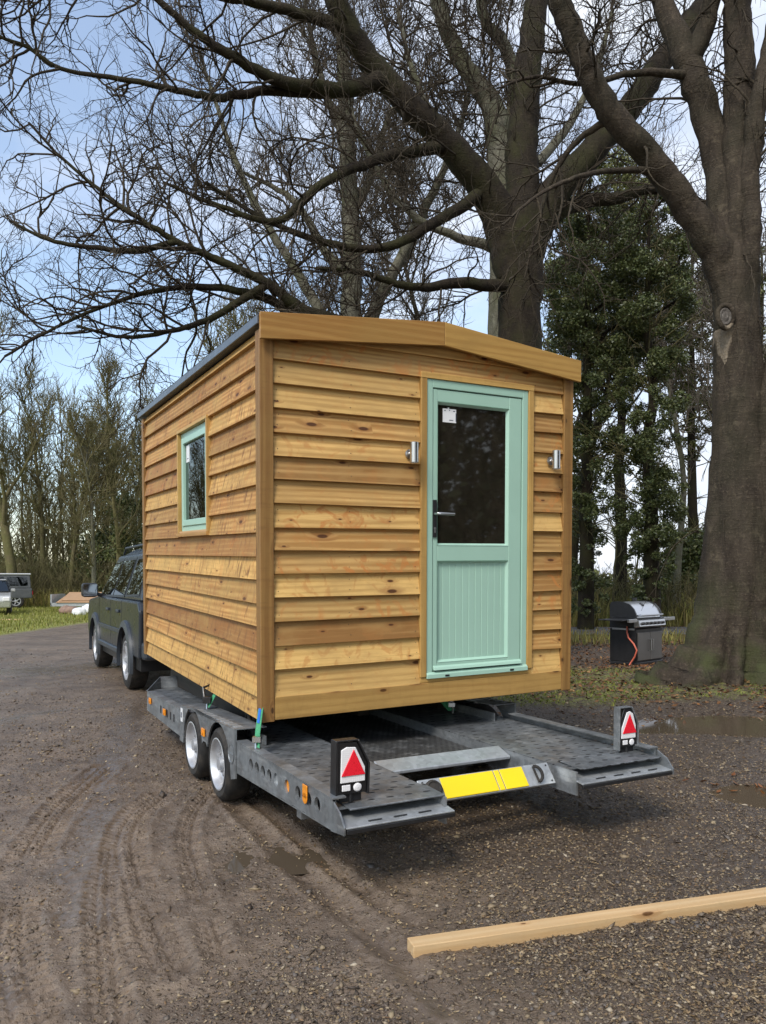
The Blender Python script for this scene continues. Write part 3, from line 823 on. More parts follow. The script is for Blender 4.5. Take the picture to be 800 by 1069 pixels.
        mb = MB(); mb.lathe([(.001, 0), (.058, 0), (.06, .004), (.052, .004), (.05, .001), (.001, .001)], (u - s * .0005, .175, .36), (-s, 0, 0), 24); mb.box((u - s * .001, .12, .357), (u - s * .006, .23, .363)); mb.build('embossed_badge', M['galv'], mg)
        mb = MB(); mb.box((u - s * .001, 1.40, .355), (u - s * .004, 1.455, .455), 2); mb.box((u - s * .0045, 1.415, .385), (u - s * .0055, 1.44, .425), 2, 1); mb.build('data_label', [M['white'], M['ink']], mg)
        ro = lambda v, z, w, h, du=0: (MB(), v, z, w, h, du)
    for (v, z, u) in ((2.62, .345, UL - .004), (2.03, .335, UL - .007), (.79, .385, UL - .016)):
        mb = MB(); mb.box((u, v - .033, z - .026), (u - .012, v + .033, z + .026), 1); mb.cyl((u - .012, v, z), (u - .016, v, z), .018, n=16, m=1)
        mb.build('amber_reflector', [M['amber'], M['amber']], r, bevel=.004)
    mb = MB(); mb.cyl((UL + .012, -.735, .372), (UL + .02, -.735, .372), .036, n=20); mb.build('amber_reflector', M['amber'], r)
    mb = MB(); mb.box((UL - .004, -1.02, .378), (UL - .010, -.965, .442), 2); mb.cyl((UL - .004, -.992, .378), (UL - .01, -.992, .378), .0275, n=16); mb.build('amber_tag', M['amber'], r, bevel=.002)
    mb = MB()
    mb.cyl((UL + .012, -.575, .368), (UL + .02, -.575, .368), .036, n=20)
    mb.build('hole_plug', M['galv_bright'], r)

    # rear lamps on upright brackets
    for (u, v, s) in ((-.012, -1.315, 1), (1.862, -1.165, -1)):
        lamp = empty('rear_lamp', (0, 0, 0)); lamp.parent = r; lamp.location = (u, v + .06, .452 if s > 0 else .445); lamp.scale = (.92, .75, .86) if s > 0 else (.84, .6, .82)
        out = lambda w, h0, top, sh: [(-w, h0), (w, h0), (w, sh), (w * .42, top), (-w * .98, top), (-w, top - .01)] if s > 0 else [(-w, h0), (w, h0), (w, top - .01), (w * .98, top), (-w * .3, top), (-w, sh)]
        mb = MB()
        shell = [(-.082, .0), (.082, 0), (.088, .15), (.030, .272), (-.078, .276)] if s > 0 else [(-.082, 0), (.082, 0), (.084, .15), (.05, .262), (.02, .276), (-.035, .276), (-.086, .15)]
        mb.prism(shell, lambda a, b, t: (a, t, b), -.02, .035)
        cl = mb.build('lamp_housing', M['blackm'], lamp, bevel=.006, seg=2)
        # outer galvanised guard
        mb = MB()
        mb.prism([(-.092, -.02), (-.082, -.02), (-.078, .28), (-.088, .284)], lambda a, b, t: (a, t, b), -.03, .05)
        mb.prism([(.084, -.01), (.094, -.01), (.098, .155), (.036, .286), (.030, .278), (.089, .152)], lambda a, b, t: (a, t, b), -.03, .05)
        mb.prism([(-.088, .278), (.034, .278), (.034, .286), (-.088, .286)], lambda a, b, t: (a, t, b), -.026, .046)
        mb.build('lamp_guard', M['blackm'] if s > 0 else M['galv'], lamp, bevel=.002)
        mb = MB()
        body = [(-.064, .062), (.070, .062), (.070, .135), (.018, .245), (-.03, .25), (-.06, .235)] if s > 0 else [(-.070, .062), (.064, .062), (.066, .15), (.04, .235), (.01, .254), (-.02, .246), (-.068, .135)]
        mb.prism(body, lambda a, b, t: (a, t, b), -.030, -.0205)
        mb.build('lamp_lens', M['lens'], lamp, bevel=.003)
        mb = MB(); tri = [(-.062, .098), (.069, .098), (.006, .236)]
        mb.prism(tri, lambda a, b, t: (a, t, b), -.036, -.0302); mb.build('red_triangle_reflector', M['red'], lamp, bevel=.002)
        mb = MB(); mb.box((-.055, -.028, .018), (-.01, -.0202, .05)); mb.lathe([(.001, 0), (.022, 0), (.024, .004), (.016, .010), (.001, .012)], (.03, -.0202, .032), (0, -1, 0), 20); mb.build('fog_lamp', M['lens'], lamp, bevel=.003)
        mb = MB(); mb.box((-.06, .0, -.045), (.06, .012, .0), 0); mb.cyl((0, 0, -.046), (0, 0, 0), .012, n=10); mb.build('lamp_foot', M['blackm'], lamp)
    # headboard at the front
    mb = MB()
    mb.hexa([(UL + .17, 3.0, .40), (UR - .17, 3.0, .40), (UR - .17, 3.012, .40), (UL + .17, 3.012, .40), (UL + .17, 3.03, .505), (UR - .17, 3.03, .505), (UR - .17, 3.042, .505), (UL + .17, 3.042, .505)], 0)
    for (ua, ub) in ((UL + .001, UL + .168), (UR - .001, UR - .168)):
        mb.add([(ua, 2.80, .402), (ub, 3.0, .40), (ub, 3.03, .505), (ua, 2.805, .412), (ua, 2.812, .402), (ub, 3.012, .40), (ub, 3.042, .505), (ua, 2.817, .412)], [(0, 1, 2, 3), (7, 6, 5, 4), (0, 3, 7, 4), (3, 2, 6, 7), (0, 4, 5, 1)])
    mb.hexa([(UL + .005, 2.805, .24), (UR - .005, 2.805, .24), (UR - .18, 3.0, .24), (UL + .18, 3.0, .24), (UL + .005, 2.805, .398), (UR - .005, 2.805, .398), (UR - .18, 3.0, .398), (UL + .18, 3.0, .398)], 0)
    mb.build('headboard', M['galv'], r)
    # drawbar to the tow car
    mb = MB(); mb.cyl((.35, 2.99, .33), (.92, 4.05, .42), .045, n=10); mb.cyl((1.51, 2.99, .33), (.94, 4.05, .42), .045, n=10); mb.cyl((.93, 3.95, .42), (.93, 4.42, .45), .05, n=12)
    mb.build('drawbar', M['galv'], r)
    mb = MB(); mb.cyl((.80, 3.7, .03), (.80, 3.7, .62), .025, n=12); mb.lathe([(.001, -.03), (.09, -.03), (.1, 0), (.09, .03), (.001, .03)], (.80, 3.7, .10), (1, 0, 0), 20)
    mb.build('jockey_wheel', M['blackm'], r)


trailer()


def tr(p):
    return TR.matrix_basis @ Vector(p)


bpy.context.view_layer.update()


# ---- ratchet straps: they hold the cabin to the trailer, so they are things of their own
def strap(name, pts, w, label, col2=None, hook=True):
    root = empty(name, tr(pts[0]), 0, label, 'strap', 'ratchet straps holding the cabin')
    P = [Matrix.Rotation(rad(28.14), 4, 'Z') @ (Vector(p) - Vector(pts[0])) for p in pts]
    side = Matrix.Rotation(rad(28.14), 4, 'Z') @ Vector(w)
    mb = MB(); n = len(P)
    nr = side.cross(P[-1] - P[0]).normalized() * .004
    vs = []
    for p in P: vs += [p - side, p + side, p + side + nr, p - side + nr]
    fs = []
    for i in range(n - 1):
        for k in range(4): fs.append((4 * i + k, 4 * i + (k + 1) % 4, 4 * i + 4 + (k + 1) % 4, 4 * i + 4 + k))
    mb.add(vs, fs); mb.build('webbing', M['green'], root)
    if col2:
        a, b = (P[1] + (P[2] - P[1]) * .3), (P[1] + (P[2] - P[1]) * .9)
        mb = MB(); sd = side * .5; vs = []
        for p in (a, b): vs += [p - sd - nr, p + sd - nr, p + sd - nr * .2, p - sd - nr * .2]
        mb.add(vs, [(0, 1, 5, 4), (1, 2, 6, 5), (3, 7, 6, 2), (0, 4, 7, 3), (0, 3, 2, 1), (4, 5, 6, 7)]); mb.build('blue_stripe', M['blue'], root)
    if hook:
        mb = MB(); c = P[0]
        mb.tube([c + Vector((0, 0, .05)), c + side * .4 + Vector((0, 0, .02)), c + side * .3 + Vector((-.0, -.01, -.02)), c + Vector((-.015, -.01, -.03))], .008, 8)
        mb.box(c + Vector((-.024, -.018, .03)), c + Vector((.024, .018, .06)))
        mb.build('strap_hook', M['steel'], root)
    return root


strap('ratchet_strap', [(-.085, -.165, .46), (-.06, -.10, .53), (.02, .06, .68)], (.0, .038, 0), 'green and blue ratchet strap hooked on the side rail behind the rear trailer wheel', True)
rs = strap('ratchet_strap', [(-.02, 1.12, .50), (.03, 1.10, .60), (.16, 1.05, .70)], (.0, .03, 0), 'green ratchet strap with its black buckle on the mudguard above the front trailer wheel')
mb = MB(); mb.box((-.03, -.035, .03), (.03, .04, .075)); mb.tube([(-.03, .03, .06), (-.05, .07, .13), (0, .1, .15), (.03, .06, .09)], .012, 8); mb.build('ratchet_buckle', M['blackm'], rs, bevel=.004)
strap('ratchet_strap', [(1.72, .55, .42), (1.66, .60, .50), (1.56, .70, .62)], (.03, .0, 0), 'teal green ratchet strap in shadow on the far side runway')
# folded dark load net and strap bundle by the mudguard
mb = MB()
for k in range(4):
    mb.tube([(.0 + .03 * k, -.10, 0), (.01 + .03 * k, -.12, .09), (.03 + .02 * k, -.03, .14), (.05 + .02 * k, .06, .10), (.05 + .02 * k, .08, .0)], .013, 8)
o = mb.build('strap_bundle', M['rubber'], None, smooth=True); o.location = tr((.06, .55, .415)); o.rotation_euler = (0, 0, rad(28))
tag(o, 'black loops of loose strap lying on the deck between the two green straps', 'strap')

# ================================================================== TOW CAR
def ngon_slab(mb, pts, n, t, m=0):
    """thin slab on an arbitrary flat outline pts, thickness t along n"""
    n = Vector(n).normalized() * t
    k = len(pts); vs = [Vector(p) for p in pts] + [Vector(p) + n for p in pts]
    mb.add(vs, [tuple(range(k)), tuple(range(2 * k - 1, k - 1, -1))] + [(i, (i + 1) % k, k + (i + 1) % k, k + i) for i in range(k)], None, m)


def road_wheel(parent, c, s, R=.375, w=.12, rimr=.245, spokes=7):
    mb = MB()
    mb.lathe([(rimr - .01, -w * .8), (rimr + .015, -w), (R - .05, -w), (R - .012, -w * .82), (R, -w * .5), (R, w * .5), (R - .012, w * .82), (R - .05, w), (rimr + .015, w), (rimr - .01, w * .8)], (0, 0, 0), (1, 0, 0), 48)
    t = mb.build('wheel', M['rubber'], parent, smooth=True); t.location = c
    mb = MB()
    mb.lathe([(rimr, s * w * .82), (rimr + .012, s * w * .98), (rimr - .012, s * w * .98), (rimr - .03, s * w * .55), (rimr - .035, -s * w * .6)], (0, 0, 0), (1, 0, 0), 40)
    mb.lathe([(rimr - .03, -s * w * .1), (.06, -s * w * .1), (.001, -s * w * .1)], (0, 0, 0), (1, 0, 0), 24, 1)
    mb.lathe([(.075, s * w * .2), (.07, s * w * .75), (.05, s * w * .82), (.001, s * w * .82)], (0, 0, 0), (1, 0, 0), 20)
    for k in range(spokes):
        a = 2 * PI * k / spokes
        d = Vector((0, math.cos(a), math.sin(a))); e = Vector((0, -math.sin(a), math.cos(a))); X = Vector((s, 0, 0))
        p0 = d * .05; p1 = d * (rimr - .02)
        mb.hexa([p0 - e * .03 + X * w * .2, p0 + e * .03 + X * w * .2, p1 + e * .022 + X * w * .35, p1 - e * .022 + X * w * .35,
                 p0 - e * .026 + X * w * .75, p0 + e * .026 + X * w * .75, p1 + e * .018 + X * w * .9, p1 - e * .018 + X * w * .9], 1)
    mb.build('wheel_rim', [M['rim'], M['black']], t, smooth=True)
    return t


def suv():
    wl = gnd(134, 720); yaw = rad(27.8)
    r = empty('tow_car', (0, 0, 0), yaw, 'dark grey off-road estate car hitched in front of the cabin trailer', 'car')
    RY, FY, HW = -1.45, 1.45, .96
    off = Matrix.Rotation(yaw, 3, 'Z') @ Vector((-HW + .02, RY - .08, 0))
    r.location = wl - off
    R = .375; AR = .455
    # lower body: side outline with wheel arches, extruded across the car
    arch = lambda c: [(c + AR * math.cos(t), R + AR * math.sin(t)) for t in [PI - PI * k / 14 for k in range(15)]]
    low = .46
    base = [(-2.38, .60), (-2.36, low)] + [p for p in arch(RY) if p[1] > low] + [p for p in arch(FY) if p[1] > low] + [(2.30, low), (2.42, .60), (2.40, .95), (2.25, 1.10), (1.10, 1.18), (-2.30, 1.16), (-2.40, 1.05)]
    # side panels bulge slightly at waist height
    mb = MB()
    xs = [(-HW + .03, 0), (-HW, 1), (HW, 1), (HW - .03, 0)]
    mb.prism(base, lambda a, b, t: (t, a, b), -HW, HW)
    body = mb.build('body', M['carpaint'], r, bevel=.03, seg=3)
    mb = MB(); mb.box((-HW + .06, -2.2, .30), (HW - .06, 2.2, .50)); mb.build('underbody', M['blackm'], r)
    # greenhouse
    Z0, Z1 = 1.158, 1.80; XW, XT = HW - .03, .74
    rb, rt, fb, ft = -2.34, -2.16, 1.28, .42
    mb = MB()
    mb.hexa([(-XW, rb, Z0), (XW, rb, Z0), (XW, fb, Z0), (-XW, fb, Z0), (-XT, rt, Z1), (XT, rt, Z1), (XT, ft, Z1), (-XT, ft, Z1)], 1)
    cab = mb.build('cabin_shell', M['carpaint'], r, bevel=.05, seg=3)
    # raised rear half of the roof, and rails
    mb = MB(); mb.hexa([(-.72, -2.14, 1.78), (.72, -2.14, 1.78), (.72, .36, 1.78), (-.72, .36, 1.78), (-.66, -2.08, 1.865), (.66, -2.08, 1.865), (.66, -.3, 1.865), (-.66, -.3, 1.865)], 1)
    mb.build('roof', M['carpaint'], r, bevel=.03, seg=2)
    for s in (-1, 1):
        mb = MB(); mb.tube([(s * .70, -2.0, 1.81), (s * .70, -1.9, 1.90), (s * .70, .1, 1.90), (s * .70, .25, 1.82)], .018, 8); mb.build('roof_rail', M['carplastic'], r, smooth=True)
        X = lambda z: s * (XW + (XT - XW) * (z - Z0) / (Z1 - Z0))
        pt = lambda y, z, d=0: (X(z) + s * d, y, z)
        nrm = Vector((s, 0, .29))
        for q in ([(-2.12, 1.25), (-1.28, 1.23), (-1.36, 1.70), (-2.02, 1.70)], [(-1.08, 1.22), (-.22, 1.21), (-.26, 1.70), (-1.16, 1.70)], [(-.14, 1.21), (1.02, 1.20), (.42, 1.70), (-.16, 1.70)]):
            cy = sum(p[0] for p in q) / 4; cz = sum(p[1] for p in q) / 4
            mb = MB(); ngon_slab(mb, [pt(y, z) for y, z in q], nrm, .010); w = mb.build('window', M['glass_car'], r)
            mb = MB(); q2 = [(cy + (y - cy) * 1.07, cz + (z - cz) * 1.12) for y, z in q]; ngon_slab(mb, [pt(y, z) for y, z in q2], nrm, .006); mb.build('window_frame', M['black'], w)
        # door shuts, handles, side sill, arches, mirror
        for y in (-1.12, -.18, .98):
            mb = MB(); mb.box((s * (HW + .002), y, .56), (s * (HW - .01), y + .012, 1.15), 2); mb.build('door_shut_line', M['black'], r)
        for y in (-.98, -.06):
            mb = MB(); mb.box((s * (HW + .001), y, .98), (s * (HW + .03), y + .2, 1.02), 1); mb.build('door_handle', M['carplastic'], r, bevel=.008)
        mb = MB(); mb.box((s * (HW + .03), -.95, .42), (s * (HW - .05), .95, .50), 1); mb.build('side_sill', M['carplastic'], r, bevel=.015)
        mb = MB(); mb.box((s * (HW + .001), -1.02, .70), (s * (HW + .014), 1.0, .76), 1); mb.build('rubbing_strip', M['carplastic'], r, bevel=.005)
        for c in (RY, FY):
            mb = MB(); n = 16; vs = []
            for k in range(n + 1):
                t = rad(-14) + rad(208) * k / n
                for rr, xo in ((AR - .015, .0), (AR + .075, .0), (AR + .065, .035), (AR - .015, .05)):
                    vs.append((s * (HW + xo - .004), c + rr * math.cos(t), R + rr * math.sin(t)))
            fs = [(4 * k + j, 4 * k + (j + 1) % 4, 4 * k + 4 + (j + 1) % 4, 4 * k + 4 + j) for k in range(n) for j in range(4)]
            mb.add(vs, fs); mb.build('arch_flare', M['carplastic'], r, smooth=True)
        mb = MB(); mb.box((s * (HW + .04), .80, 1.16), (s * (HW + .28), .98, 1.38)); mi = mb.build('mirror', M['black'], r, bevel=.05, seg=3)
        mb = MB(); mb.box((s * (HW + .06), .795, 1.18), (s * (HW + .26), .799, 1.36)); mb.build('mirror_glass', M['mirror'], mi)
        mb = MB(); mb.cyl((s * (HW - .04), .9, 1.18), (s * (HW + .08), .9, 1.22), .03, n=10); mb.build('mirror_arm', M['black'], mi)
        for c in (RY, FY): road_wheel(r, (s * (HW - .12), c, R), s)
        mb = MB(); mb.box((s * (HW - .16), -2.415, .82), (s * (HW - .06), -2.385, .99)); mb.build('rear_lamp', M['red'], r, bevel=.02)
        mb = MB(); mb.box((s * (HW - .34), 2.36, .78), (s * (HW - .02), 2.44, .98)); mb.build('headlight', M['lens'], r, bevel=.02)
    mb = MB(); mb.box((-.93, -2.52, .46), (.93, -2.34, .68), 0); mb.build('rear_bumper', M['carplastic'], r, bevel=.04, seg=2)
    mb = MB(); mb.box((-.93, 2.36, .44), (.93, 2.52, .68), 0); mb.build('front_bumper', M['carplastic'], r, bevel=.04, seg=2)
    mb = MB(); ngon_slab(mb, [(-.70, -2.31, 1.26), (.70, -2.31, 1.26), (.62, -2.19, 1.70), (-.62, -2.19, 1.70)], (0, -1, .28), .02); mb.build('rear_window', M['glass_car'], r)
    mb = MB(); ngon_slab(mb, [(-.80, 1.20, 1.20), (.80, 1.20, 1.20), (.66, .50, 1.74), (-.66, .50, 1.74)], (0, .6, .8), .05); mb.build('windscreen', M['glass_car'], r)
    mb = MB(); mb.cyl((0, -2.5, .44), (0, -2.62, .44), .035, n=10); mb.lathe([(.001, .05), (.018, .045), (.025, .025), (.018, .005), (.012, 0), (.012, -.05)], (0, -2.6, .48), (0, 0, 1), 14); mb.build('tow_ball', M['steel'], r)
    return r


suv()


# ================================================================== FAR LEFT: parked vehicle, flat trailer, debris
def parked():
    c = gnd(18, 636.5); 
    xr = at(31, HZ, c.y + 1.2).x
    r = empty('parked_off_roader', (xr - 2.13, c.y + 1.2, 0), rad(120), 'old grey boxy off-roader with pale hardtop parked on the grass at the woodland edge', 'car')
    body = m_plain('weathered_grey_paint', (.085, .09, .095), .45, .2, .15, 3, 0, .5, (.2, .2, .19), .3); top = m_plain('pale_hardtop', (.46, .47, .48), .5)
    mb = MB(); mb.box((-.8, -2.0, .52), (.8, 2.0, 1.02), 1); mb.build('body', body, r, bevel=.04)
    mb = MB(); mb.hexa([(-.78, -1.95, 1.021), (.78, -1.95, 1.021), (.78, .75, 1.021), (-.78, .75, 1.021), (-.70, -1.9, 1.70), (.70, -1.9, 1.70), (.70, .45, 1.70), (-.70, .45, 1.70)], 1); mb.build('cab', body, r, bevel=.04)
    mb = MB(); mb.box((-.73, -1.95, 1.70), (.73, .5, 1.78), 1); mb.build('hardtop_roof', top, r, bevel=.03)
    for s in (-1, 1):
        X = lambda z: s * (.78 - .08 * (z - 1.02) / .68)
        for q in ([(-1.8, 1.15), (-.85, 1.15), (-.85, 1.6), (-1.75, 1.6)], [(-.7, 1.15), (.5, 1.15), (.35, 1.6), (-.7, 1.6)]):
            mb = MB(); ngon_slab(mb, [(X(z), y, z) for y, z in q], (s, 0, .1), .012); mb.build('window', M['glass_car'], r)
        mb = MB(); mb.box((s * .79, .9, .9), (s * .92, 2.02, .96), 1); mb.build('front_wing', body, r, bevel=.02)
        mb = MB(); mb.box((s * .82, .55, 1.1), (s * 1.05, .65, 1.32)); mb.build('mirror', M['black'], r, bevel=.03)
        for y in (-1.25, 1.3): road_wheel(r, (s * .68, y, .38), s, .38, .11, .22, 5)
        mb = MB(); mb.lathe([(.001, .03), (.09, .02), (.1, 0)], (s * .55, 2.0, .82), (0, 1, 0), 16); mb.build('headlight', M['lens'], r)
        mb = MB(); mb.box((s * .6, -2.03, .7), (s * .74, -2.0, .9)); mb.build('rear_lamp', M['red'], r)
    mb = MB(); ngon_slab(mb, [(-.68, .73, 1.1), (.68, .73, 1.1), (.62, .52, 1.62), (-.62, .52, 1.62)], (0, 1, .4), .02); mb.build('windscreen', M['glass_car'], r)
    mb = MB(); mb.box((-.85, 2.0, .5), (.85, 2.12, .66), 0); mb.build('front_bumper', top, r, bevel=.02)
    # the silver car parked just in front of it
    c2 = gnd(9, 641.5)
    r = empty('silver_hatchback', (c2.x - 1.05, c2.y + .6, 0), rad(205), 'small silver car with dark blue windscreen half cut off at the far left', 'car')
    sil = m_plain('silver_paint', (.50, .50, .48), .3, .4, .05, 4, 0, .5, coat=.5)
    prof = [(-1.8, .3), (1.8, .3), (1.86, .6), (1.75, .80), (.9, .92), (-1.75, .95), (-1.85, .6)]
    mb = MB(); mb.prism(prof, lambda a, b, t: (t, a, b), -.80, .80); mb.build('body', sil, r, bevel=.05, seg=2)
    mb = MB(); mb.hexa([(-.76, -1.75, .94), (.76, -1.75, .94), (.76, .95, .91), (-.76, .95, .91), (-.60, -1.45, 1.42), (.60, -1.45, 1.42), (.60, .15, 1.42), (-.60, .15, 1.42)], 1); mb.build('cabin_shell', M['black'], r, bevel=.04)
    mb = MB(); ngon_slab(mb, [(-.70, .92, .95), (.70, .92, .95), (.58, .20, 1.38), (-.58, .20, 1.38)], (0, .5, .8), .03); mb.build('windscreen', M['glass_car'], r)
    mb = MB(); mb.box((-.6, -1.4, 1.42), (.6, .12, 1.47), 1); mb.build('roof', sil, r, bevel=.02)
    for s in (-1, 1):
        for y in (-1.15, 1.15): road_wheel(r, (s * .72, y, .29), s, .29, .09, .19, 5)
        mb = MB(); mb.box((s * .5, 1.76, .58), (s * .76, 1.88, .74)); mb.build('headlight', M['lens'], r, bevel=.02)
        X = lambda z: s * (.765 - .16 * (z - .94) / .48)
        mb = MB(); ngon_slab(mb, [(X(.98), -1.5, .98), (X(.98), .7, .98), (X(1.37), .15, 1.37), (X(1.37), -1.35, 1.37)], (s, 0, .33), .012); mb.build('window', M['glass_car'], r)
        mb = MB(); mb.box((s * .78, .45, .95), (s * .95, .55, 1.08)); mb.build('mirror', sil, r, bevel=.02)

    c = gnd(46, 639.5)
    r = empty('flatbed_trailer', (c.x + .15, c.y + .5, 0), rad(4), 'low pale flatbed trailer parked on the grass under sheets of plywood', 'trailer')
    mb = MB(); mb.box((0, 0, .30), (3.6, 1.7, .40), 0); mb.build('bed', M['galv'], r, bevel=.01)
    mb = MB(); mb.box((-.06, -.05, .26), (3.66, -.006, .42), 0); mb.box((-.06, -.05, .26), (-.004, 1.75, .80), 1); mb.build('edge_frame', M['galv_bright'], r)
    mb = MB(); mb.cyl((3.6, .85, .36), (4.5, .85, .40), .04); mb.build('drawbar', M['galv'], r)
    for y in (.12, 1.58):
        w = MB(); w.lathe([(.12, -.07), (.22, -.07), (.25, -.04), (.25, .04), (.22, .07), (.12, .07), (.001, .05)], (0, 0, 0), (0, 1, 0), 24); wo = w.build('wheel', M['rubber'], r, smooth=True); wo.location = (.7 if y < 1 else 1.8, y, .25)
    for k in range(4):
        mb = MB(); mb.hexa([(0, 0, 0), (3.1, 0, 0), (3.1, 1.5, .0), (0, 1.5, .0), (0, 0, .02), (3.1, 0, .02), (3.1, 1.5, .02), (0, 1.5, .02)], 0)
        o = mb.build('plywood_sheet', M['ply'], None); o.location = (c.x + .35 + .06 * k, c.y + .42 + .05 * k, .415 + .028 * k + (.0 if k < 3 else .02)); o.rotation_euler = (rad(13 if k == 3 else 12.5), 0, rad(4 + 1.5 * k))
        tag(o, ['buff plywood sheet lowest in the pile on the flatbed trailer', 'buff plywood sheet second from the bottom of the trailer pile', 'buff plywood sheet just under the topmost one on the trailer', 'orange tan plywood sheet lying on top of the trailer pile'][k], 'plywood', 'plywood sheets on the flatbed trailer')
    # sacks
    def sack(px, py, s, m, lab, seed):
        rg = random.Random(seed); p = gnd(px, py)
        bm = bmesh.new(); bmesh.ops.create_icosphere(bm, subdivisions=3, radius=1)
        for v in bm.verts:
            n = 1 + .18 * math.sin(v.co.x * 4 + seed) * math.cos(v.co.y * 5) + rg.uniform(-.07, .07)
            v.co = Vector((v.co.x * s[0] * n, v.co.y * s[1] * n, max(-.6, v.co.z) * s[2] * n))
        me = bpy.data.meshes.new('sack'); bm.to_mesh(me); bm.free(); me.materials.append(m)
        me.polygons.foreach_set('use_smooth', [True] * len(me.polygons))
        o = bpy.data.objects.new('debris_sack', me); COL.objects.link(o); o.location = (p.x, p.y, s[2] * .58)
        tag(o, lab, 'sack')
    sack(72, 641, (.42, .3, .22), m_plain('brown_sack', (.22, .14, .10), .8, 0, .35, 6), 'crumpled brown sack on the grass in front of the plywood trailer', 3)
    sack(83, 642, (.26, .22, .20), M['white'], 'white plastic sack on the grass touching the brown sack', 5)
    sack(92, 640.5, (.30, .22, .24), M['white'], 'white plastic sack half hidden by the tow car mirror', 8)
    p = gnd(-6, 647.5); mb = MB(); mb.box((0, 0, .003), (1.0, .16, .04)); o = mb.build('loose_plank', M['raw']); o.location = (p.x, p.y, 0); o.rotation_euler = (0, 0, rad(-3)); tag(o, 'short pale plank lying on the grass verge near the silver car', 'plank')


parked()


# ================================================================== BARBECUE
def bbq():
    c = gnd(665, 696.5); yaw = rad(42)
    r = empty('gas_barbecue', c, yaw, 'black and stainless gas barbecue with hooded lid beside the big tree trunk', 'barbecue')
    w, d = .84, .50                                   # body width along x, depth along +y; front at y=0
    st = m_plain('dull_stainless_door', (.20, .19, .175), .42, .8, .08, 4); lid = m_plain('polished_lid', (.60, .61, .63), .32, .9, .03, 3)
    mb = MB(); mb.box((0, .012, .07), (w, d, .62)); mb.build('cabinet', M['blackm'], r, bevel=.008)
    mb = MB(); mb.box((-.01, -.005, .02), (w + .01, d + .01, .07)); mb.build('base_plinth', M['black'], r, bevel=.01)
    for k in range(2):
        mb = MB(); mb.box((.03 + k * .392, -.008, .10), (.418 + k * .392, .011, .56)); dr = mb.build('cabinet_door', st, r, bevel=.005)
        u = .385 if k == 0 else .455
        mb = MB(); mb.tube([(u, -.008, .25), (u, -.045, .25), (u, -.045, .44), (u, -.008, .44)], .008, 8); mb.build('door_handle', M['steel'], dr, smooth=True)
    mb = MB(); mb.hexa([(-.01, -.06, .66), (w + .01, -.06, .66), (w + .01, .05, .64), (-.01, .05, .64), (-.01, -.04, .765), (w + .01, -.04, .765), (w + .01, .05, .775), (-.01, .05, .775)], 0); mb.build('control_panel', M['steel'], r, bevel=.008)
    for k in range(6):
        u = .10 + k * .128; mb = MB(); mb.cyl((u, -.05, .71), (u, -.088, .715), .026, .022, 18); mb.build('control_knob', M['black'], r)
    mb = MB(); mb.box((0, .051, .63), (w, d, .80)); mb.build('firebox', M['blackm'], r)
    # hood: a rolled lid with black cheeks
    prof = [(.02, .805), (.03, .86), (.07, .94), (.14, 1.01), (.24, 1.05), (.36, 1.06), (.46, 1.05), (.49, 1.0), (.49, .805)]
    mb = MB(); mb.prism(prof[:], lambda a, b, t: (t, a, b), .028, w - .028); hd = mb.build('hood', lid, r, smooth=True)
    for a, b in ((-.002, .0275), (w - .0275, w + .002)):
        mb = MB(); mb.prism([(p + (-.012 if p < .2 else .008), q + .012 if q > .81 else q) for p, q in prof], lambda x, y, t: (t, x, y), a, b)
        mb.build('hood_cheek', M['blackm'], hd)
    mb = MB(); mb.tube([(.06, .03, .84), (.06, -.035, .845), (w - .06, -.035, .845), (w - .06, .03, .84)], .014, 10); mb.build('hood_handle', M['steel'], hd, smooth=True)
    mb = MB(); mb.lathe([(.001, .012), (.04, .01), (.045, 0)], (w * .5, .15, 1.015), (0, -.55, .83), 20); mb.build('thermometer', M['black'], hd)
    mb = MB(); mb.box((w * .78, .40, 1.06), (w * .84, .46, 1.12)); mb.build('hood_hinge', M['black'], hd)
    for s in (-1, 1):
        x0, x1 = (-.42, -.011) if s < 0 else (w + .011, w + .40)
        mb = MB(); mb.box((x0, .02, .765), (x1, .46, .785)); sh = mb.build('side_shelf', M['black'] if s < 0 else M['steel'], r, bevel=.004)
        mb = MB(); mb.box((x0 if s > 0 else x0 + .15, -.02, .735), (x1, .018, .79)); mb.build('shelf_front', M['steel'], sh, bevel=.004)
    mb = MB(); mb.box((-.004, .04, .60), (-.02, .44, .63), 1); mb.build('towel_rail', M['steel'], r)
    hose = m_plain('orange_gas_hose', (.50, .11, .06), .5)
    mb = MB(); mb.tube([(-.03, .16, .66), (-.05, .15, .58), (-.06, .12, .48), (-.06, .02, .38), (-.07, -.04, .28), (-.06, .0, .18), (-.06, .06, .09), (-.10, .08, .03)], .014, 10); mb.build('gas_hose', hose, r, smooth=True)
    for x in (.06, w - .06):
        for y in (.06, d - .06):
            mb = MB(); mb.cyl((x - .015, y, .012 + .02), (x + .015, y, .012 + .02), .031, n=14); mb.build('castor', M['black'], r)


bbq()

# ================================================================== TIMBER POST
a = gnd(432, 1001); b = gnd(800, 946)
mb = MB(); ln = 2.6; mb.box((0, 0, 0), (ln, .078, .050), 0)
o = mb.build('timber_length', M['raw'], None, bevel=.003, seg=2)
o.location = (a.x, a.y, -.004); o.rotation_euler = (0, 0, math.atan2(b.y - a.y, b.x - a.x))
tag(o, 'long pale sawn softwood length lying on the gravel in the foreground', 'timber')

# ================================================================== GROUND
def lattice(seed, n=256):
    return np.random.default_rng(seed).random((n, n))


_L = [lattice(s) for s in range(8)]


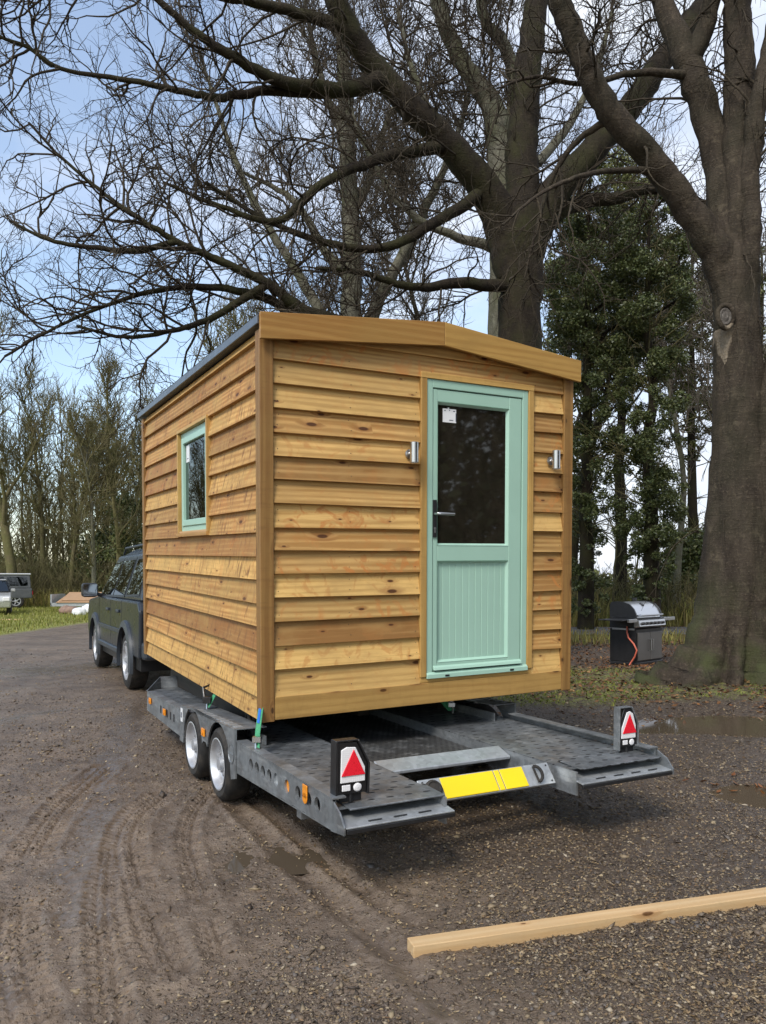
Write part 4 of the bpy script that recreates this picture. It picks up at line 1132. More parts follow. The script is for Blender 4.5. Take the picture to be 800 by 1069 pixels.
def vnoise(x, y, f, k=0):
    a = _L[k % 8]; n = a.shape[0]
    X = x * f + 1000.37 + 17.1 * k; Y = y * f + 1000.71 + 9.7 * k
    i = np.floor(X).astype(int); j = np.floor(Y).astype(int); u = X - i; v = Y - j
    u = u * u * (3 - 2 * u); v = v * v * (3 - 2 * v)
    g = lambda p, q: a[p % n, q % n]
    return (g(i, j) * (1 - u) + g(i + 1, j) * u) * (1 - v) + (g(i, j + 1) * (1 - u) + g(i + 1, j + 1) * u) * v


def fbm(x, y, f, o=4, k=0):
    r = 0; a = 1; t = 0
    for i in range(o):
        r = r + a * vnoise(x, y, f * 2 ** i, k + i); t += a; a *= .55
    return r / t


def sstep(a, b, x):
    t = np.clip((x - a) / (b - a), 0, 1); return t * t * (3 - 2 * t)


def polydist(x, y, pts):
    """distance to a polyline and the length along it"""
    best = np.full(x.shape, 1e9); arc = np.zeros(x.shape); sgn = np.zeros(x.shape); s0 = 0
    for (ax, ay), (bx, by) in zip(pts[:-1], pts[1:]):
        dx, dy = bx - ax, by - ay; l = math.hypot(dx, dy)
        t = np.clip(((x - ax) * dx + (y - ay) * dy) / (l * l), 0, 1)
        px, py = x - ax - t * dx, y - ay - t * dy
        d = np.hypot(px, py); m = d < best
        best = np.where(m, d, best); arc = np.where(m, s0 + t * l, arc); sgn = np.where(m, np.sign(dx * py - dy * px), sgn)
        s0 += l
    return best, arc, sgn


def smoothline(pts, n=6):
    out = []
    P = [Vector((p[0], p[1], 0)) for p in pts]
    P = [P[0] * 2 - P[1]] + P + [P[-1] * 2 - P[-2]]
    for i in range(1, len(P) - 2):
        for k in range(n):
            t = k / n; a, b, c, d = P[i - 1:i + 3]
            q = .5 * ((2 * b) + (c - a) * t + (2 * a - 5 * b + 4 * c - d) * t * t + (3 * b - a - 3 * c + d) * t ** 3)
            out.append((q.x, q.y))
    out.append((P[-2].x, P[-2].y)); return out


G2 = lambda px, py: tuple(gnd(px, py))[:2]
TRACKS = [(smoothline([G2(*p) for p in ((30, 1075), (14, 1010), (12, 960), (22, 915), (38, 880), (66, 840), (110, 800))]), .105),
          (smoothline([G2(*p) for p in ((172, 1010), (152, 965), (138, 920), (130, 880), (142, 850), (168, 828))]), .10),
          (smoothline([G2(*p) for p in ((230, 1000), (216, 950), (202, 905), (196, 875), (204, 845), (222, 822))]), .05),
          (smoothline([G2(*p) for p in ((120, 1075), (112, 1000), (106, 940), (112, 890))]), .06)]
RUTS = [(smoothline([G2(*p) for p in ((246, 840), (290, 885), (330, 925), (400, 985), (470, 1050))]), .05),
        (smoothline([G2(*p) for p in ((262, 835), (305, 870), (350, 910), (430, 965))]), .04)]
PUDDLES = [(G2(752, 757), 1.0, .42, .05), (G2(800, 832), .30, .36, .028), (G2(303, 896), .13, .10, .016), (G2(800, 750), .9, .30, .05), (G2(250, 900), .05, .12, .01), (G2(62, 698), .8, .35, .006)]


def hfun(x, y):
    z = (fbm(x, y, .35, 3, 1) - .5) * .035 * sstep(60, 8, np.hypot(x, y)) + (fbm(x, y, 3.2, 3, 2) - .5) * .016 + (vnoise(x, y, 20, 3) - .5) * .009 + (vnoise(x, y, 45, 4) - .5) * .009
    near = sstep(9, 6, y)
    for pts, hw in TRACKS:
        d, s, g = polydist(x, y, pts)
        brk = sstep(.25, .5, fbm(x, y, 2.3, 2, 5))
        m = sstep(hw + .02, hw - .015, d) * brk * near
        lug = sstep(-.35, .35, np.sin(2 * PI * (s / .058 + np.where(g > 0, .5, 0) - d * 4))) * sstep(.004, .014, np.abs(d - hw * .35))
        z = z - m * .012 + m * lug * .017
        z = z + np.exp(-((d - hw - .03) / .025) ** 2) * .010 * near * brk
    for pts, hw in RUTS:
        d, s, g = polydist(x, y, pts)
        z = z - np.exp(-(d / hw) ** 2) * .016 + np.exp(-((d - hw * 1.7) / .025) ** 2) * .010
    for (cx, cy), rx, ry, dep in PUDDLES:
        e = np.hypot((x - cx) / rx, (y - cy) / ry) + (fbm(x, y, 1.7, 3, 6) - .5) * .9
        k = sstep(1.5, .5, e)
        z = z * (1 - k * .75) - k * dep
    # the root plate of the big beech lifts a little
    z = z + .10 * np.exp(-(((x - 4.9) / 1.5) ** 2 + ((y - 11.0) / 1.2) ** 2))
    return z


def axis(fa, fb, step, lo, hi, g):
    a = list(np.arange(fa, fb + 1e-6, step))
    s = step; x = a[-1]
    while x < hi: s *= g; x += s; a.append(x)
    s = step; x = a[0]; b = []
    while x > lo: s *= g; x -= s; b.append(x)
    return np.array(b[::-1] + a)


LAWN = smoothline([G2(*p) for p in ((-260, 700), (-100, 675), (0, 659), (60, 650), (110, 645), (200, 642), (300, 641))])
LX = np.array([p[0] for p in LAWN]); LY = np.array([p[1] for p in LAWN])


def lawn_mask(x, y):
    ed = np.interp(x, LX, LY, left=LY[0], right=LY[-1])
    return sstep(-.5, .6, y - ed + (fbm(x, y, .8, 3, 3) - .5) * 1.6) * sstep(4, 0, x)


def moss_mask(x, y):
    # green moss and weeds between the drive and the big beech
    d = ((x - 3.0) / 2.6) ** 2 + ((y - 10.6) / 1.9) ** 2
    m = sstep(1.3, .35, d + (fbm(x, y, 1.1, 4, 2) - .5) * 1.6)
    d2 = ((x - 5.2) / 1.6) ** 2 + ((y - 9.9) / .7) ** 2
    m = np.maximum(m, .75 * sstep(1.3, .4, d2 + (fbm(x, y, 1.4, 4, 4) - .5) * 1.8))
    back = sstep(16, 19, y) * sstep(1.5, 4, x) * .7
    return np.maximum(m, back)


def litter_mask(x, y):
    return sstep(8.6, 9.8, y + (x - 3) * .25 + (fbm(x, y, .9, 3, 7) - .5) * 2.2) * sstep(.6, 2.0, x) * sstep(30, 24, y)


def smooth_mask(x, y):
    """wheel-worn bands of the drive, with little loose stone"""
    m = np.zeros(x.shape)
    for pts, hw in TRACKS + RUTS:
        d, s, g = polydist(x, y, pts); m = np.maximum(m, sstep(hw + .35, hw, d))
    c = tr((.9, 0, 0)); d = np.abs((x - c.x) * math.cos(rad(28)) + (y - c.y) * math.sin(rad(28)))
    band = sstep(.45, .15, np.abs(d - .95)) * sstep(7, 4, y)
    return np.clip(np.maximum(m, band * .9) * (.25 + 1.0 * fbm(x, y, 1.5, 3, 1)), 0, 1)


def mulch_mask(x, y):
    return sstep(-.5, .7, x - .12 * y + .35 + (fbm(x, y, .9, 4, 6) - .5) * 1.3) * sstep(2.2, 3.2, y + .2 * x)


FILMS = [(smoothline([G2(*p) for p in ((150, 735), (130, 765), (112, 800), (104, 850), (94, 900), (86, 950))]), .15), (smoothline([G2(*p) for p in ((10, 701), (60, 698), (105, 695))]), .75),
         (smoothline([G2(*p) for p in ((0, 1010), (4, 1050))]), .06), (smoothline([G2(*p) for p in ((380, 985), (460, 1060))]), .07), (smoothline([G2(*p) for p in ((10, 752), (60, 742), (130, 735))]), .10)]


def film_mask(x, y):
    """films of standing wet on the worn drive"""
    m = np.zeros(x.shape)
    for pts, hw in FILMS:
        d, s, g = polydist(x, y, pts); m = np.maximum(m, sstep(hw * 1.5, hw * .4, d + (fbm(x, y, 4.5, 3, 2) - .5) * hw * 1.8))
    return m


def ground():
    xs = axis(-2.2, 2.4, .010, -160, 160, 1.055); ys = axis(2.35, 5.2, .010, -40, 320, 1.045)
    X, Y = np.meshgrid(xs, ys)
    Z = hfun(X, Y)
    nx, ny = len(xs), len(ys)
    v = np.stack([X, Y, Z], -1).reshape(-1, 3)
    i = np.arange(nx * ny).reshape(ny, nx)
    q = np.stack([i[:-1, :-1], i[:-1, 1:], i[1:, 1:], i[1:, :-1]], -1).reshape(-1, 4)
    me = bpy.data.meshes.new('ground')
    me.vertices.add(len(v)); me.vertices.foreach_set('co', v.ravel())
    me.loops.add(q.size); me.loops.foreach_set('vertex_index', q.ravel().astype(np.int32))
    me.polygons.add(len(q)); me.polygons.foreach_set('loop_start', np.arange(0, q.size, 4, dtype=np.int32)); me.polygons.foreach_set('loop_total', np.full(len(q), 4, np.int32))
    me.update(); me.validate()
    me.polygons.foreach_set('use_smooth', [True] * len(q))
    at_ = me.color_attributes.new('cover', 'FLOAT_COLOR', 'POINT')
    field = sstep(34, 42, Y) * sstep(-8, -2, X)
    c = np.stack([np.maximum(lawn_mask(X, Y), field * .9), moss_mask(X, Y), litter_mask(X, Y), smooth_mask(X, Y)], -1).reshape(-1, 4)
    at_.data.foreach_set('color', c.ravel())
    at2 = me.attributes.new('film', 'FLOAT', 'POINT'); at2.data.foreach_set('value', film_mask(X, Y).ravel().astype(np.float32))
    at3 = me.attributes.new('mulch', 'FLOAT', 'POINT'); at3.data.foreach_set('value', mulch_mask(X, Y).ravel().astype(np.float32))
    t = NT('wet_gravel_ground'); v = t.coord('Object')
    a = t.n('ShaderNodeAttribute', attribute_name='cover'); sc = t.n('ShaderNodeSeparateColor'); t.l(a.outputs['Color'], sc.inputs[0])
    lawn, moss, lit, smo = sc.outputs[0], sc.outputs[1], sc.outputs[2], a.outputs['Alpha']
    n1 = t.noise(v, .9, 6, .62); n2 = t.noise(v, 9, 6, .7); n3 = t.noise(v, 60, 5, .7)
    peb = t.n('ShaderNodeTexVoronoi', feature='F1'); t.l(v, peb.inputs['Vector']); peb.inputs['Scale'].default_value = 75
    pebc = t.n('ShaderNodeSeparateColor'); t.l(peb.outputs['Color'], pebc.inputs[0])
    peb2 = t.n('ShaderNodeTexVoronoi', feature='F1'); t.l(v, peb2.inputs['Vector']); peb2.inputs['Scale'].default_value = 34
    peb2c = t.n('ShaderNodeSeparateColor'); t.l(peb2.outputs['Color'], peb2c.inputs[0])
    mud = t.mix(t.rng(n1, .3, .7), (.110, .078, .053), (.225, .166, .118))
    mud = t.mix(t.math('MULTIPLY', t.rng(n2, .45, .7), .55), mud, (.058, .039, .026))
    n4 = t.noise(v, 3.1, 8, .78); mud = t.mix(t.math('MULTIPLY', t.rng(n4, .50, .66), .55), mud, (.050, .034, .022)); mud = t.mix(t.math('MULTIPLY', t.rng(n4, .48, .36), .4), mud, (.27, .20, .135))
    stone = t.ramp(pebc.outputs[0], [(0, (.045, .031, .021)), (.35, (.11, .078, .052)), (.62, (.19, .138, .09)), (.85, (.26, .205, .145)), (1, (.42, .35, .25))])
    stone2 = t.ramp(peb2c.outputs[0], [(0, (.06, .045, .03)), (.5, (.15, .11, .075)), (.85, (.24, .19, .13)), (1, (.36, .30, .21))])
    on = t.math('MULTIPLY', t.math('GREATER_THAN', pebc.outputs[1], .42), t.rng(peb.outputs['Distance'], .42, .25))
    on2 = t.math('MULTIPLY', t.math('GREATER_THAN', peb2c.outputs[1], .66), t.rng(peb2.outputs['Distance'], .40, .25))
    loose = t.math('SUBTRACT', 1.0, t.math('MULTIPLY', smo, .72))
    on = t.math('MULTIPLY', on, loose); on2 = t.math('MULTIPLY', on2, loose)
    c = t.mix(t.math('MULTIPLY', on, .85), mud, stone); c = t.mix(t.math('MULTIPLY', on2, .8), c, stone2)
    soil = t.mix(t.rng(n2, .35, .65), (.045, .030, .021), (.115, .070, .044))
    soil = t.mix(t.math('MULTIPLY', on, .6), soil, t.ramp(pebc.outputs[0], [(0, (.05, .03, .018)), (.6, (.13, .065, .03)), (1, (.24, .13, .06))]))
    c = t.mix(lit, c, soil)
    mu = t.n('ShaderNodeAttribute', attribute_name='mulch').outputs['Fac']
    chip = t.n('ShaderNodeTexVoronoi', feature='F1'); t.l(t.map(v, (1, 1, 1)), chip.inputs['Vector']); chip.inputs['Scale'].default_value = 48
    chc = t.n('ShaderNodeSeparateColor'); t.l(chip.outputs['Color'], chc.inputs[0])
    con = t.math('MULTIPLY', t.math('GREATER_THAN', chc.outputs[1], .55), t.rng(chip.outputs['Distance'], .48, .3))
    mc = t.mix(t.rng(n2, .35, .65), (.038, .027, .019), (.088, .062, .042))
    mc = t.mix(t.math('MULTIPLY', con, .8), mc, t.ramp(chc.outputs[0], [(0, (.08, .05, .03)), (.5, (.17, .115, .065)), (.8, (.27, .20, .125)), (1, (.40, .33, .24))]))
    c = t.mix(t.math('MULTIPLY', mu, t.rng(n1, .3, .5, .55, .95)), c, mc)
    mo = t.mix(t.rng(n3, .35, .65), (.10, .12, .024), (.26, .27, .055))
    c = t.mix(t.math('MULTIPLY', moss, t.rng(n2, .42, .60, 0, .85)), c, mo)
    la = t.mix(t.rng(n2, .35, .65), (.15, .175, .03), (.28, .28, .06)); la = t.mix(t.math('MULTIPLY', t.rng(n1, .5, .7), .5), la, (.17, .145, .06))
    c = t.mix(lawn, c, la)
    veg = t.math('MAXIMUM', lawn, t.math('MAXIMUM', moss, lit))
    wet = t.math('MULTIPLY', t.rng(t.noise(v, 1.1, 4, .6), .42, .66), t.math('SUBTRACT', 1.0, veg))
    wet = t.math('MAXIMUM', wet, t.math('MULTIPLY', smo, .8)); wet = t.math('MULTIPLY', wet, t.rng(n2, .3, .6, .55, 1))
    film = t.n('ShaderNodeAttribute', attribute_name='film'); fl = t.math('MULTIPLY', film.outputs['Fac'], t.rng(n2, .3, .5, .6, 1))
    c = t.mix(t.math('MULTIPLY', fl, .45), c, (.085, .068, .055))
    r = t.rng(wet, 0, 1, .56, .26); r = t.mix(fl, r, (.17, .17, .17)); r = t.mix(veg, r, (.9, .9, .9))
    h = t.math('ADD', t.math('MULTIPLY', t.rng(peb.outputs['Distance'], .45, 0), t.math('MULTIPLY', on, .8)), t.math('ADD', t.math('MULTIPLY', t.rng(peb2.outputs['Distance'], .45, 0), t.math('MULTIPLY', on2, 1.5)), t.math('ADD', t.math('MULTIPLY', n2, .5), t.math('MULTIPLY', n3, .6))))
    h = t.math('MULTIPLY', h, t.rng(fl, 0, 1, 1, .25))
    t.set(c, r, 0, t.bump(h, 1.0, .018), .45)
    me.materials.append(t.mat)
    o = bpy.data.objects.new('ground', me); COL.objects.link(o); tag(o, kind='structure')


ground()

# standing water: level sheets; the hollows in the ground draw their own shorelines
def water():
    t = NT('puddle_water'); v = t.coord('Object')
    t.set((.085, .064, .043), .04, 0, t.bump(t.noise(v, 5, 2), .03, .01), .5)
    t.p.inputs['IOR'].default_value = 1.33
    for i, ((cx, cy), rx, ry, dep) in enumerate([PUDDLES[0], PUDDLES[1], PUDDLES[2], PUDDLES[4]]):
        mb = MB(); n = 40
        vs = [(cx + 2.0 * rx * math.cos(2 * PI * k / n), cy + 2.0 * ry * math.sin(2 * PI * k / n), -dep * .55) for k in range(n)]
        mb.add(vs, [tuple(range(n))]); o = mb.build('puddle_water', t.mat); tag(o, kind='structure')


water()

# the lane behind the trees on the far side
t = NT('lane_asphalt'); t.set(t.mix(t.rng(t.noise(t.coord(), 3, 6, .65), .35, .65), (.06, .058, .058), (.11, .107, .105)), .6)
mb = MB(); vs = []; n = 24
for k in range(n + 1):
    x = 1.5 + 26 * k / n
    for y in (19.6 + .03 * x, 22.6 + .05 * x): vs.append((x, y, .032))
mb.add(vs, [(2 * k, 2 * k + 2, 2 * k + 3, 2 * k + 1) for k in range(n)]); tag(mb.build('lane', t.mat), kind='structure')


# ------------------------------------------------------------------ scattered stuff, each one mesh
def mesh_np(name, V, Fs, mat, smooth=False, parent=None):
    """V: (n, 3); Fs: list of index arrays (m, k)"""
    me = bpy.data.meshes.new(name)
    me.vertices.add(len(V)); me.vertices.foreach_set('co', np.asarray(V, np.float32).ravel())
    loops = np.concatenate([f.ravel() for f in Fs]).astype(np.int32)
    tot = np.concatenate([np.full(len(f), f.shape[1], np.int32) for f in Fs]); st = np.concatenate([[0], np.cumsum(tot)[:-1]]).astype(np.int32)
    me.loops.add(len(loops)); me.loops.foreach_set('vertex_index', loops)
    me.polygons.add(len(tot)); me.polygons.foreach_set('loop_start', st); me.polygons.foreach_set('loop_total', tot)
    me.update()
    if smooth: me.polygons.foreach_set('use_smooth', [True] * len(tot))
    me.materials.append(mat)
    o = bpy.data.objects.new(name, me); COL.objects.link(o)
    if parent: o.parent = parent
    return o


def rand_rot(n, rng, tilt=.5):
    a = rng.uniform(0, 2 * PI, n); t = rng.normal(0, tilt, n); b = rng.normal(0, tilt, n)
    ca, sa, ct, st, cb, sb = np.cos(a), np.sin(a), np.cos(t), np.sin(t), np.cos(b), np.sin(b)
    z = np.zeros(n); o = np.ones(n)
    Rz = np.stack([ca, -sa, z, sa, ca, z, z, z, o], -1).reshape(n, 3, 3)
    Rx = np.stack([o, z, z, z, ct, -st, z, st, ct], -1).reshape(n, 3, 3)
    Ry = np.stack([cb, z, sb, z, o, z, -sb, z, cb], -1).reshape(n, 3, 3)
    return Rz @ Rx @ Ry


def area_points(n, rng, dmin, dmax, wide=.62, power=1.0):
    """points on the drive, thinning with distance"""
    u = rng.random(n); d = 1 / (1 / dmin + u * (1 / dmax - 1 / dmin)) if power == 1 else dmin + (dmax - dmin) * u ** power
    x = rng.uniform(-wide, wide, n) * d
    return x, d


def stones():
    rng = np.random.default_rng(3)
    x, y = area_points(150000, rng, 2.25, 16)
    keep = rng.random(len(x)) < np.clip((1 - .95 * smooth_mask(x, y)) * (1 - film_mask(x, y)) * (1 - .9 * lawn_mask(x, y)) * (.22 + .9 * sstep(.40, .62, fbm(x, y, .8, 4, 3)) + .5 * sstep(-.2, .8, x)), 0, 1)
    # nothing under the timber length or inside the tyres matters, so no more tests
    x, y = x[keep], y[keep]; n = len(x)
    z = hfun(x, y)
    base = np.array([[1, 0, 0], [-1, 0, 0], [0, 1, 0], [0, -1, 0], [0, 0, .8], [0, 0, -.8], [.6, .6, .5], [-.6, -.6, .4]]) [:6]
    tri = np.array([[0, 2, 4], [2, 1, 4], [1, 3, 4], [3, 0, 4], [2, 0, 5], [1, 2, 5], [3, 1, 5], [0, 3, 5]])
    s = np.clip(rng.lognormal(-5.45, .58, n), .002, .021) * np.clip(.65 + y * .075, .75, 1.5)
    sh = np.stack([rng.uniform(.8, 1.9, n), rng.uniform(.6, 1.1, n), rng.uniform(.3, .7, n)], -1)
    V = base[None] * (1 + rng.uniform(-.3, .3, (n, 6, 1))) * (sh * s[:, None])[:, None, :]
    V = np.einsum('nij,nkj->nki', rand_rot(n, rng, .35), V) + np.stack([x, y, z + s * .12], -1)[:, None, :]
    Fs = (tri[None] + (np.arange(n) * 6)[:, None, None]).reshape(-1, 3)
    t = NT('gravel_stone'); i = t.island()
    c = t.ramp(i, [(0, (.05, .035, .025)), (.3, (.085, .062, .042)), (.5, (.14, .10, .065)), (.68, (.105, .09, .08)), (.84, (.19, .14, .085)), (.94, (.26, .20, .12)), (1, (.36, .30, .22))])
    t.set(c, .6, 0, None, .4)
    tag(mesh_np('gravel', V.reshape(-1, 3), [Fs], t.mat), kind='stuff')


stones()


def flat_leaves(name, x, y, z, s, mat, rng, tilt=.35, curl=.3):
    n = len(x)
    base = np.array([[-1, 0, 0], [-.25, -.5, 0], [.5, -.38, 0], [1, 0, 0], [.5, .38, 0], [-.25, .5, 0]], float)
    V = np.repeat(base[None], n, 0) * s[:, None, None]
    V[:, :, 2] = (np.abs(base[:, 1])[None] * rng.uniform(-.2, .9, (n, 1)) + (base[:, 0] ** 2)[None] * rng.uniform(-.1, .6, (n, 1))) * s[:, None] * curl * 2
    V = np.einsum('nij,nkj->nki', rand_rot(n, rng, tilt), V) + np.stack([x, y, z], -1)[:, None, :]
    o = np.arange(n) * 6
    Fs = np.concatenate([np.stack([o, o + 1, o + 2, o + 3], -1), np.stack([o, o + 3, o + 4, o + 5], -1)])
    return mesh_np(name, V.reshape(-1, 3), [Fs], mat)


def litter():
    rng = np.random.default_rng(5)
    n = 42000
    x = rng.uniform(.2, 13, n); y = rng.uniform(7.6, 24, n)
    keep = rng.random(n) < (.10 + .9 * litter_mask(x, y)) * (.3 + .9 * fbm(x, y, 1.3, 3, 2)); x, y = x[keep], y[keep]
    z = hfun(x, y) + rng.uniform(.004, .03, len(x))
    mat = m_leaf('fallen_beech_leaf', [(.055, .028, .014), (.10, .05, .022), (.16, .075, .028), (.075, .045, .028), (.22, .095, .03), (.13, .075, .035), (.30, .17, .07)], .6, .3, .1)
    tag(flat_leaves('fallen_leaves', x, y, z, rng.uniform(.018, .042, len(x)), mat, rng), kind='stuff')
    # pale leaf scraps, wood chips and straw bits on the drive
    x, y = area_points(34000, rng, 2.3, 13)
    keep = rng.random(len(x)) < np.clip(.18 + 1.2 * sstep(.45, .65, fbm(x, y, .7, 4, 5)) + .9 * mulch_mask(x, y), 0, 1) * (1 - .7 * smooth_mask(x, y)) * (1 - lawn_mask(x, y)); x, y = x[keep], y[keep]
    mat = m_leaf('leaf_scrap', [(.13, .085, .042), (.20, .135, .068), (.27, .195, .105), (.15, .085, .042), (.36, .28, .17), (.10, .062, .033)], .6, .3, .1)
    tag(flat_leaves('leaf_scraps', x, y, hfun(x, y) + .006, rng.uniform(.004, .011, len(x)) * np.clip(.62 + .09 * y, .75, 1.6), mat, rng, .3, .4), kind='stuff')
    # bright orange leaves round the second puddle and along the lane
    cx, cy = PUDDLES[1][0]
    x = np.concatenate([rng.normal(cx + .05, .25, 26), rng.normal(7.6, .7, 500), rng.normal(4.5, .5, 220)]); y = np.concatenate([rng.normal(cy + .28, .09, 26), rng.normal(17.2, .7, 500), rng.normal(12.6, .35, 220)])
    mat = m_leaf('orange_leaf', [(.22, .085, .03), (.30, .13, .045), (.17, .07, .03)], .5, .3, .15)
    tag(flat_leaves('orange_leaves', x, y, np.maximum(hfun(x, y), -.012) + .008, rng.uniform(.018, .038, len(x)), mat, rng, .5), kind='stuff')


litter()


def blades(name, x, y, h, w, mat, rng, lean=.45):
    n = len(x); z = hfun(x, y) - .01
    a = rng.uniform(0, 2 * PI, n); l = rng.normal(0, lean, n) * h; b = rng.uniform(0, 2 * PI, n)
    px, py = np.cos(a) * w, np.sin(a) * w
    lx, ly = np.cos(b) * l, np.sin(b) * l
    V = np.stack([np.stack([x - px, y - py, z], -1), np.stack([x + px, y + py, z], -1),
                  np.stack([x + px * .7 + lx * .35, y + py * .7 + ly * .35, z + h * .6], -1), np.stack([x - px * .7 + lx * .35, y - py * .7 + ly * .35, z + h * .6], -1),
                  np.stack([x + lx, y + ly, z + h * .97], -1)], 1)
    o = np.arange(n) * 5
    return tag(mesh_np(name, V.reshape(-1, 3), [np.stack([o, o + 1, o + 2, o + 3], -1), np.stack([o + 3, o + 2, o + 4], -1)], mat), kind='stuff')


def grasses():
    rng = np.random.default_rng(8)
    g1 = m_leaf('lawn_grass_blade', [(.15, .175, .028), (.22, .235, .042), (.28, .26, .07), (.18, .20, .035), (.33, .29, .12)], .6, .3, .25)
    n = 60000; x = rng.uniform(-34, -3, n); y = rng.uniform(19, 44, n)
    k = rng.random(n) < lawn_mask(x, y) * .95; x, y = x[k], y[k]
    blades('lawn_grass', x, y, rng.uniform(.05, .17, len(x)), rng.uniform(.008, .02, len(x)), g1, rng)
    g2 = m_leaf('moss_and_weed', [(.09, .12, .018), (.15, .18, .03), (.24, .25, .05), (.12, .15, .028), (.28, .26, .07)], .6, .3, .25)
    n = 30000; x = rng.uniform(.2, 7.5, n); y = rng.uniform(8.2, 14, n)
    k = rng.random(n) < moss_mask(x, y) ** 1.3 * sstep(.40, .6, fbm(x, y, 2.2, 3, 6)); x, y = x[k], y[k]
    blades('moss_tufts', x, y, rng.uniform(.012, .05, len(x)), rng.uniform(.006, .014, len(x)), g2, rng, .9)
    g3 = m_leaf('dry_bramble_stem', [(.22, .19, .055), (.32, .28, .08), (.38, .31, .11), (.20, .22, .05), (.26, .20, .09), (.17, .18, .045)], .7, .25, .25)
    n = 26000; x = rng.uniform(1.2, 24, n); y = rng.uniform(23.3, 37, n)
    k = rng.random(n) < sstep(.3, .55, fbm(x, y, .5, 3, 3)); x, y = x[k], y[k]
    blades('rough_undergrowth', x, y, rng.uniform(.35, 1.35, len(x)) * (.5 + fbm(x, y, .4, 2, 1)), rng.uniform(.010, .028, len(x)), g3, rng, .4)
    n = 12000; x = rng.uniform(1.2, 20, n); y = np.where(rng.random(n) < .35, rng.uniform(16.8, 19.4, n), rng.uniform(23.2, 26.5, n)); k = rng.random(n) < .8
    blades('verge_grass', x[k], y[k], rng.uniform(.08, .35, k.sum()) * np.where(y[k] > 22, 2.4, 1), rng.uniform(.008, .02, k.sum()), g3, rng, .5)
    n = 26000; x = rng.uniform(-34, -2, n); y = rng.uniform(40.5, 50, n); k = rng.random(n) < sstep(.40, .58, fbm(x, y, .3, 3, 5)); x, y = x[k], y[k]
    blades('woodland_bramble', x, y, rng.uniform(.25, 1.2, len(x)), rng.uniform(.010, .024, len(x)), g3, rng, .5)


grasses()

# ================================================================== TREES
def norm(a):
    return a / np.maximum(np.linalg.norm(a, axis=-1, keepdims=True), 1e-9)


def tubes(batches, sides_of=lambda r: 3):
    """batches: list of (P (N, n, 3), R (N, n), sides) -> V, F"""
    Vs, Fs, base = [], [], 0
    for P, R, k in batches:
        N, n, _ = P.shape
        if N == 0: continue
        T = np.empty_like(P); T[:, 1:-1] = P[:, 2:] - P[:, :-2]; T[:, 0] = P[:, 1] - P[:, 0]; T[:, -1] = P[:, -1] - P[:, -2]; T = norm(T)
        ref = np.cross(T[:, 0], np.where(np.abs(T[:, 0, 2:3]) < .8, np.array([[0, 0, 1.]]), np.array([[1., 0, 0]])))
        A = norm(ref[:, None] - T * np.sum(ref[:, None] * T, -1, keepdims=True)); B = np.cross(T, A)
        a = np.arange(k) * 2 * PI / k
        V = P[:, :, None] + R[:, :, None, None] * (A[:, :, None] * np.cos(a)[None, None, :, None] + B[:, :, None] * np.sin(a)[None, None, :, None])
        idx = base + np.arange(N * n * k).reshape(N, n, k); nx = np.roll(idx, -1, 2)
        Fs.append(np.stack([idx[:, :-1], nx[:, :-1], nx[:, 1:], idx[:, 1:]], -1).reshape(-1, 4))
        Vs.append(V.reshape(-1, 3)); base += N * n * k
    return np.concatenate(Vs), Fs


def spawn(P, R, spacing, t0, ang, length, npts, wig, up, rng, rmax, tip=.0016, lfall=.5, droop=0):
    """side shoots of a batch of shoots"""
    N, n, _ = P.shape
    Ls = np.linalg.norm(np.diff(P, axis=1), axis=-1).sum(1)
    cnt = rng.poisson(Ls * (1 - t0) / spacing)
    idx = np.repeat(np.arange(N), cnt); m = len(idx)
    if m == 0: return np.zeros((0, npts, 3)), np.zeros((0, npts))
    t = t0 + (1 - t0) * rng.random(m); f = t * (n - 1); i = np.minimum(f.astype(int), n - 2); w = (f - i)[:, None]
    p = P[idx, i] * (1 - w) + P[idx, i + 1] * w; T = norm(P[idx, i + 1] - P[idx, i]); r = R[idx, i] * (1 - w[:, 0]) + R[idx, i + 1] * w[:, 0]
    q = norm(rng.normal(size=(m, 3))); q = norm(q - T * np.sum(q * T, -1, keepdims=True))
    a = rng.normal(ang, .22, m)[:, None]
    D = norm(T * np.cos(a) + q * np.sin(a) + np.array([0, 0, 1]) * up * .6)
    ln = length * rng.lognormal(0, .35, m) * (1 - lfall * t)
    ln = np.minimum(ln, Ls[idx] * .9)
    st = (ln / (npts - 1))[:, None]
    out = np.empty((m, npts, 3)); out[:, 0] = p
    for k in range(1, npts):
        D = norm(D + rng.normal(0, wig, (m, 3)) + np.array([0, 0, 1]) * (up * .25 - droop * .2))
        out[:, k] = out[:, k - 1] + D * st
    r0 = np.minimum(np.minimum(r * .65, rmax), ln * .02 + tip)
    rr = r0[:, None] * (1 - np.linspace(0, 1, npts)[None]) ** .8 + tip
    return out, rr


def catmull(pts, n=6):
    P = [np.array(p, float) for p in pts]; P = [P[0] * 2 - P[1]] + P + [P[-1] * 2 - P[-2]]; out = []
    for i in range(1, len(P) - 2):
        a, b, c, d = P[i - 1:i + 3]
        for k in range(n):
            t = k / n
            out.append(.5 * ((2 * b) + (c - a) * t + (2 * a - 5 * b + 4 * c - d) * t * t + (3 * b - a - 3 * c + d) * t ** 3))
    out.append(P[-2]); return np.array(out)


def limb_px(spec, wob=.0, rng=None):
    """photo-traced limb [(px, py, depth, width px)] -> centre line and radii in metres"""
    q = [np.array([*at(a, b, d), w / 2 / F * d]) for a, b, d, w in spec]
    c = catmull(q, 6); P = c[:, :3].copy(); R = np.maximum(c[:, 3], .004)
    if rng is not None:
        for k in range(3): P[1:-1, k] += rng.normal(0, wob, len(P) - 2) * np.minimum(1, R[1:-1] * 12)
    return P, R


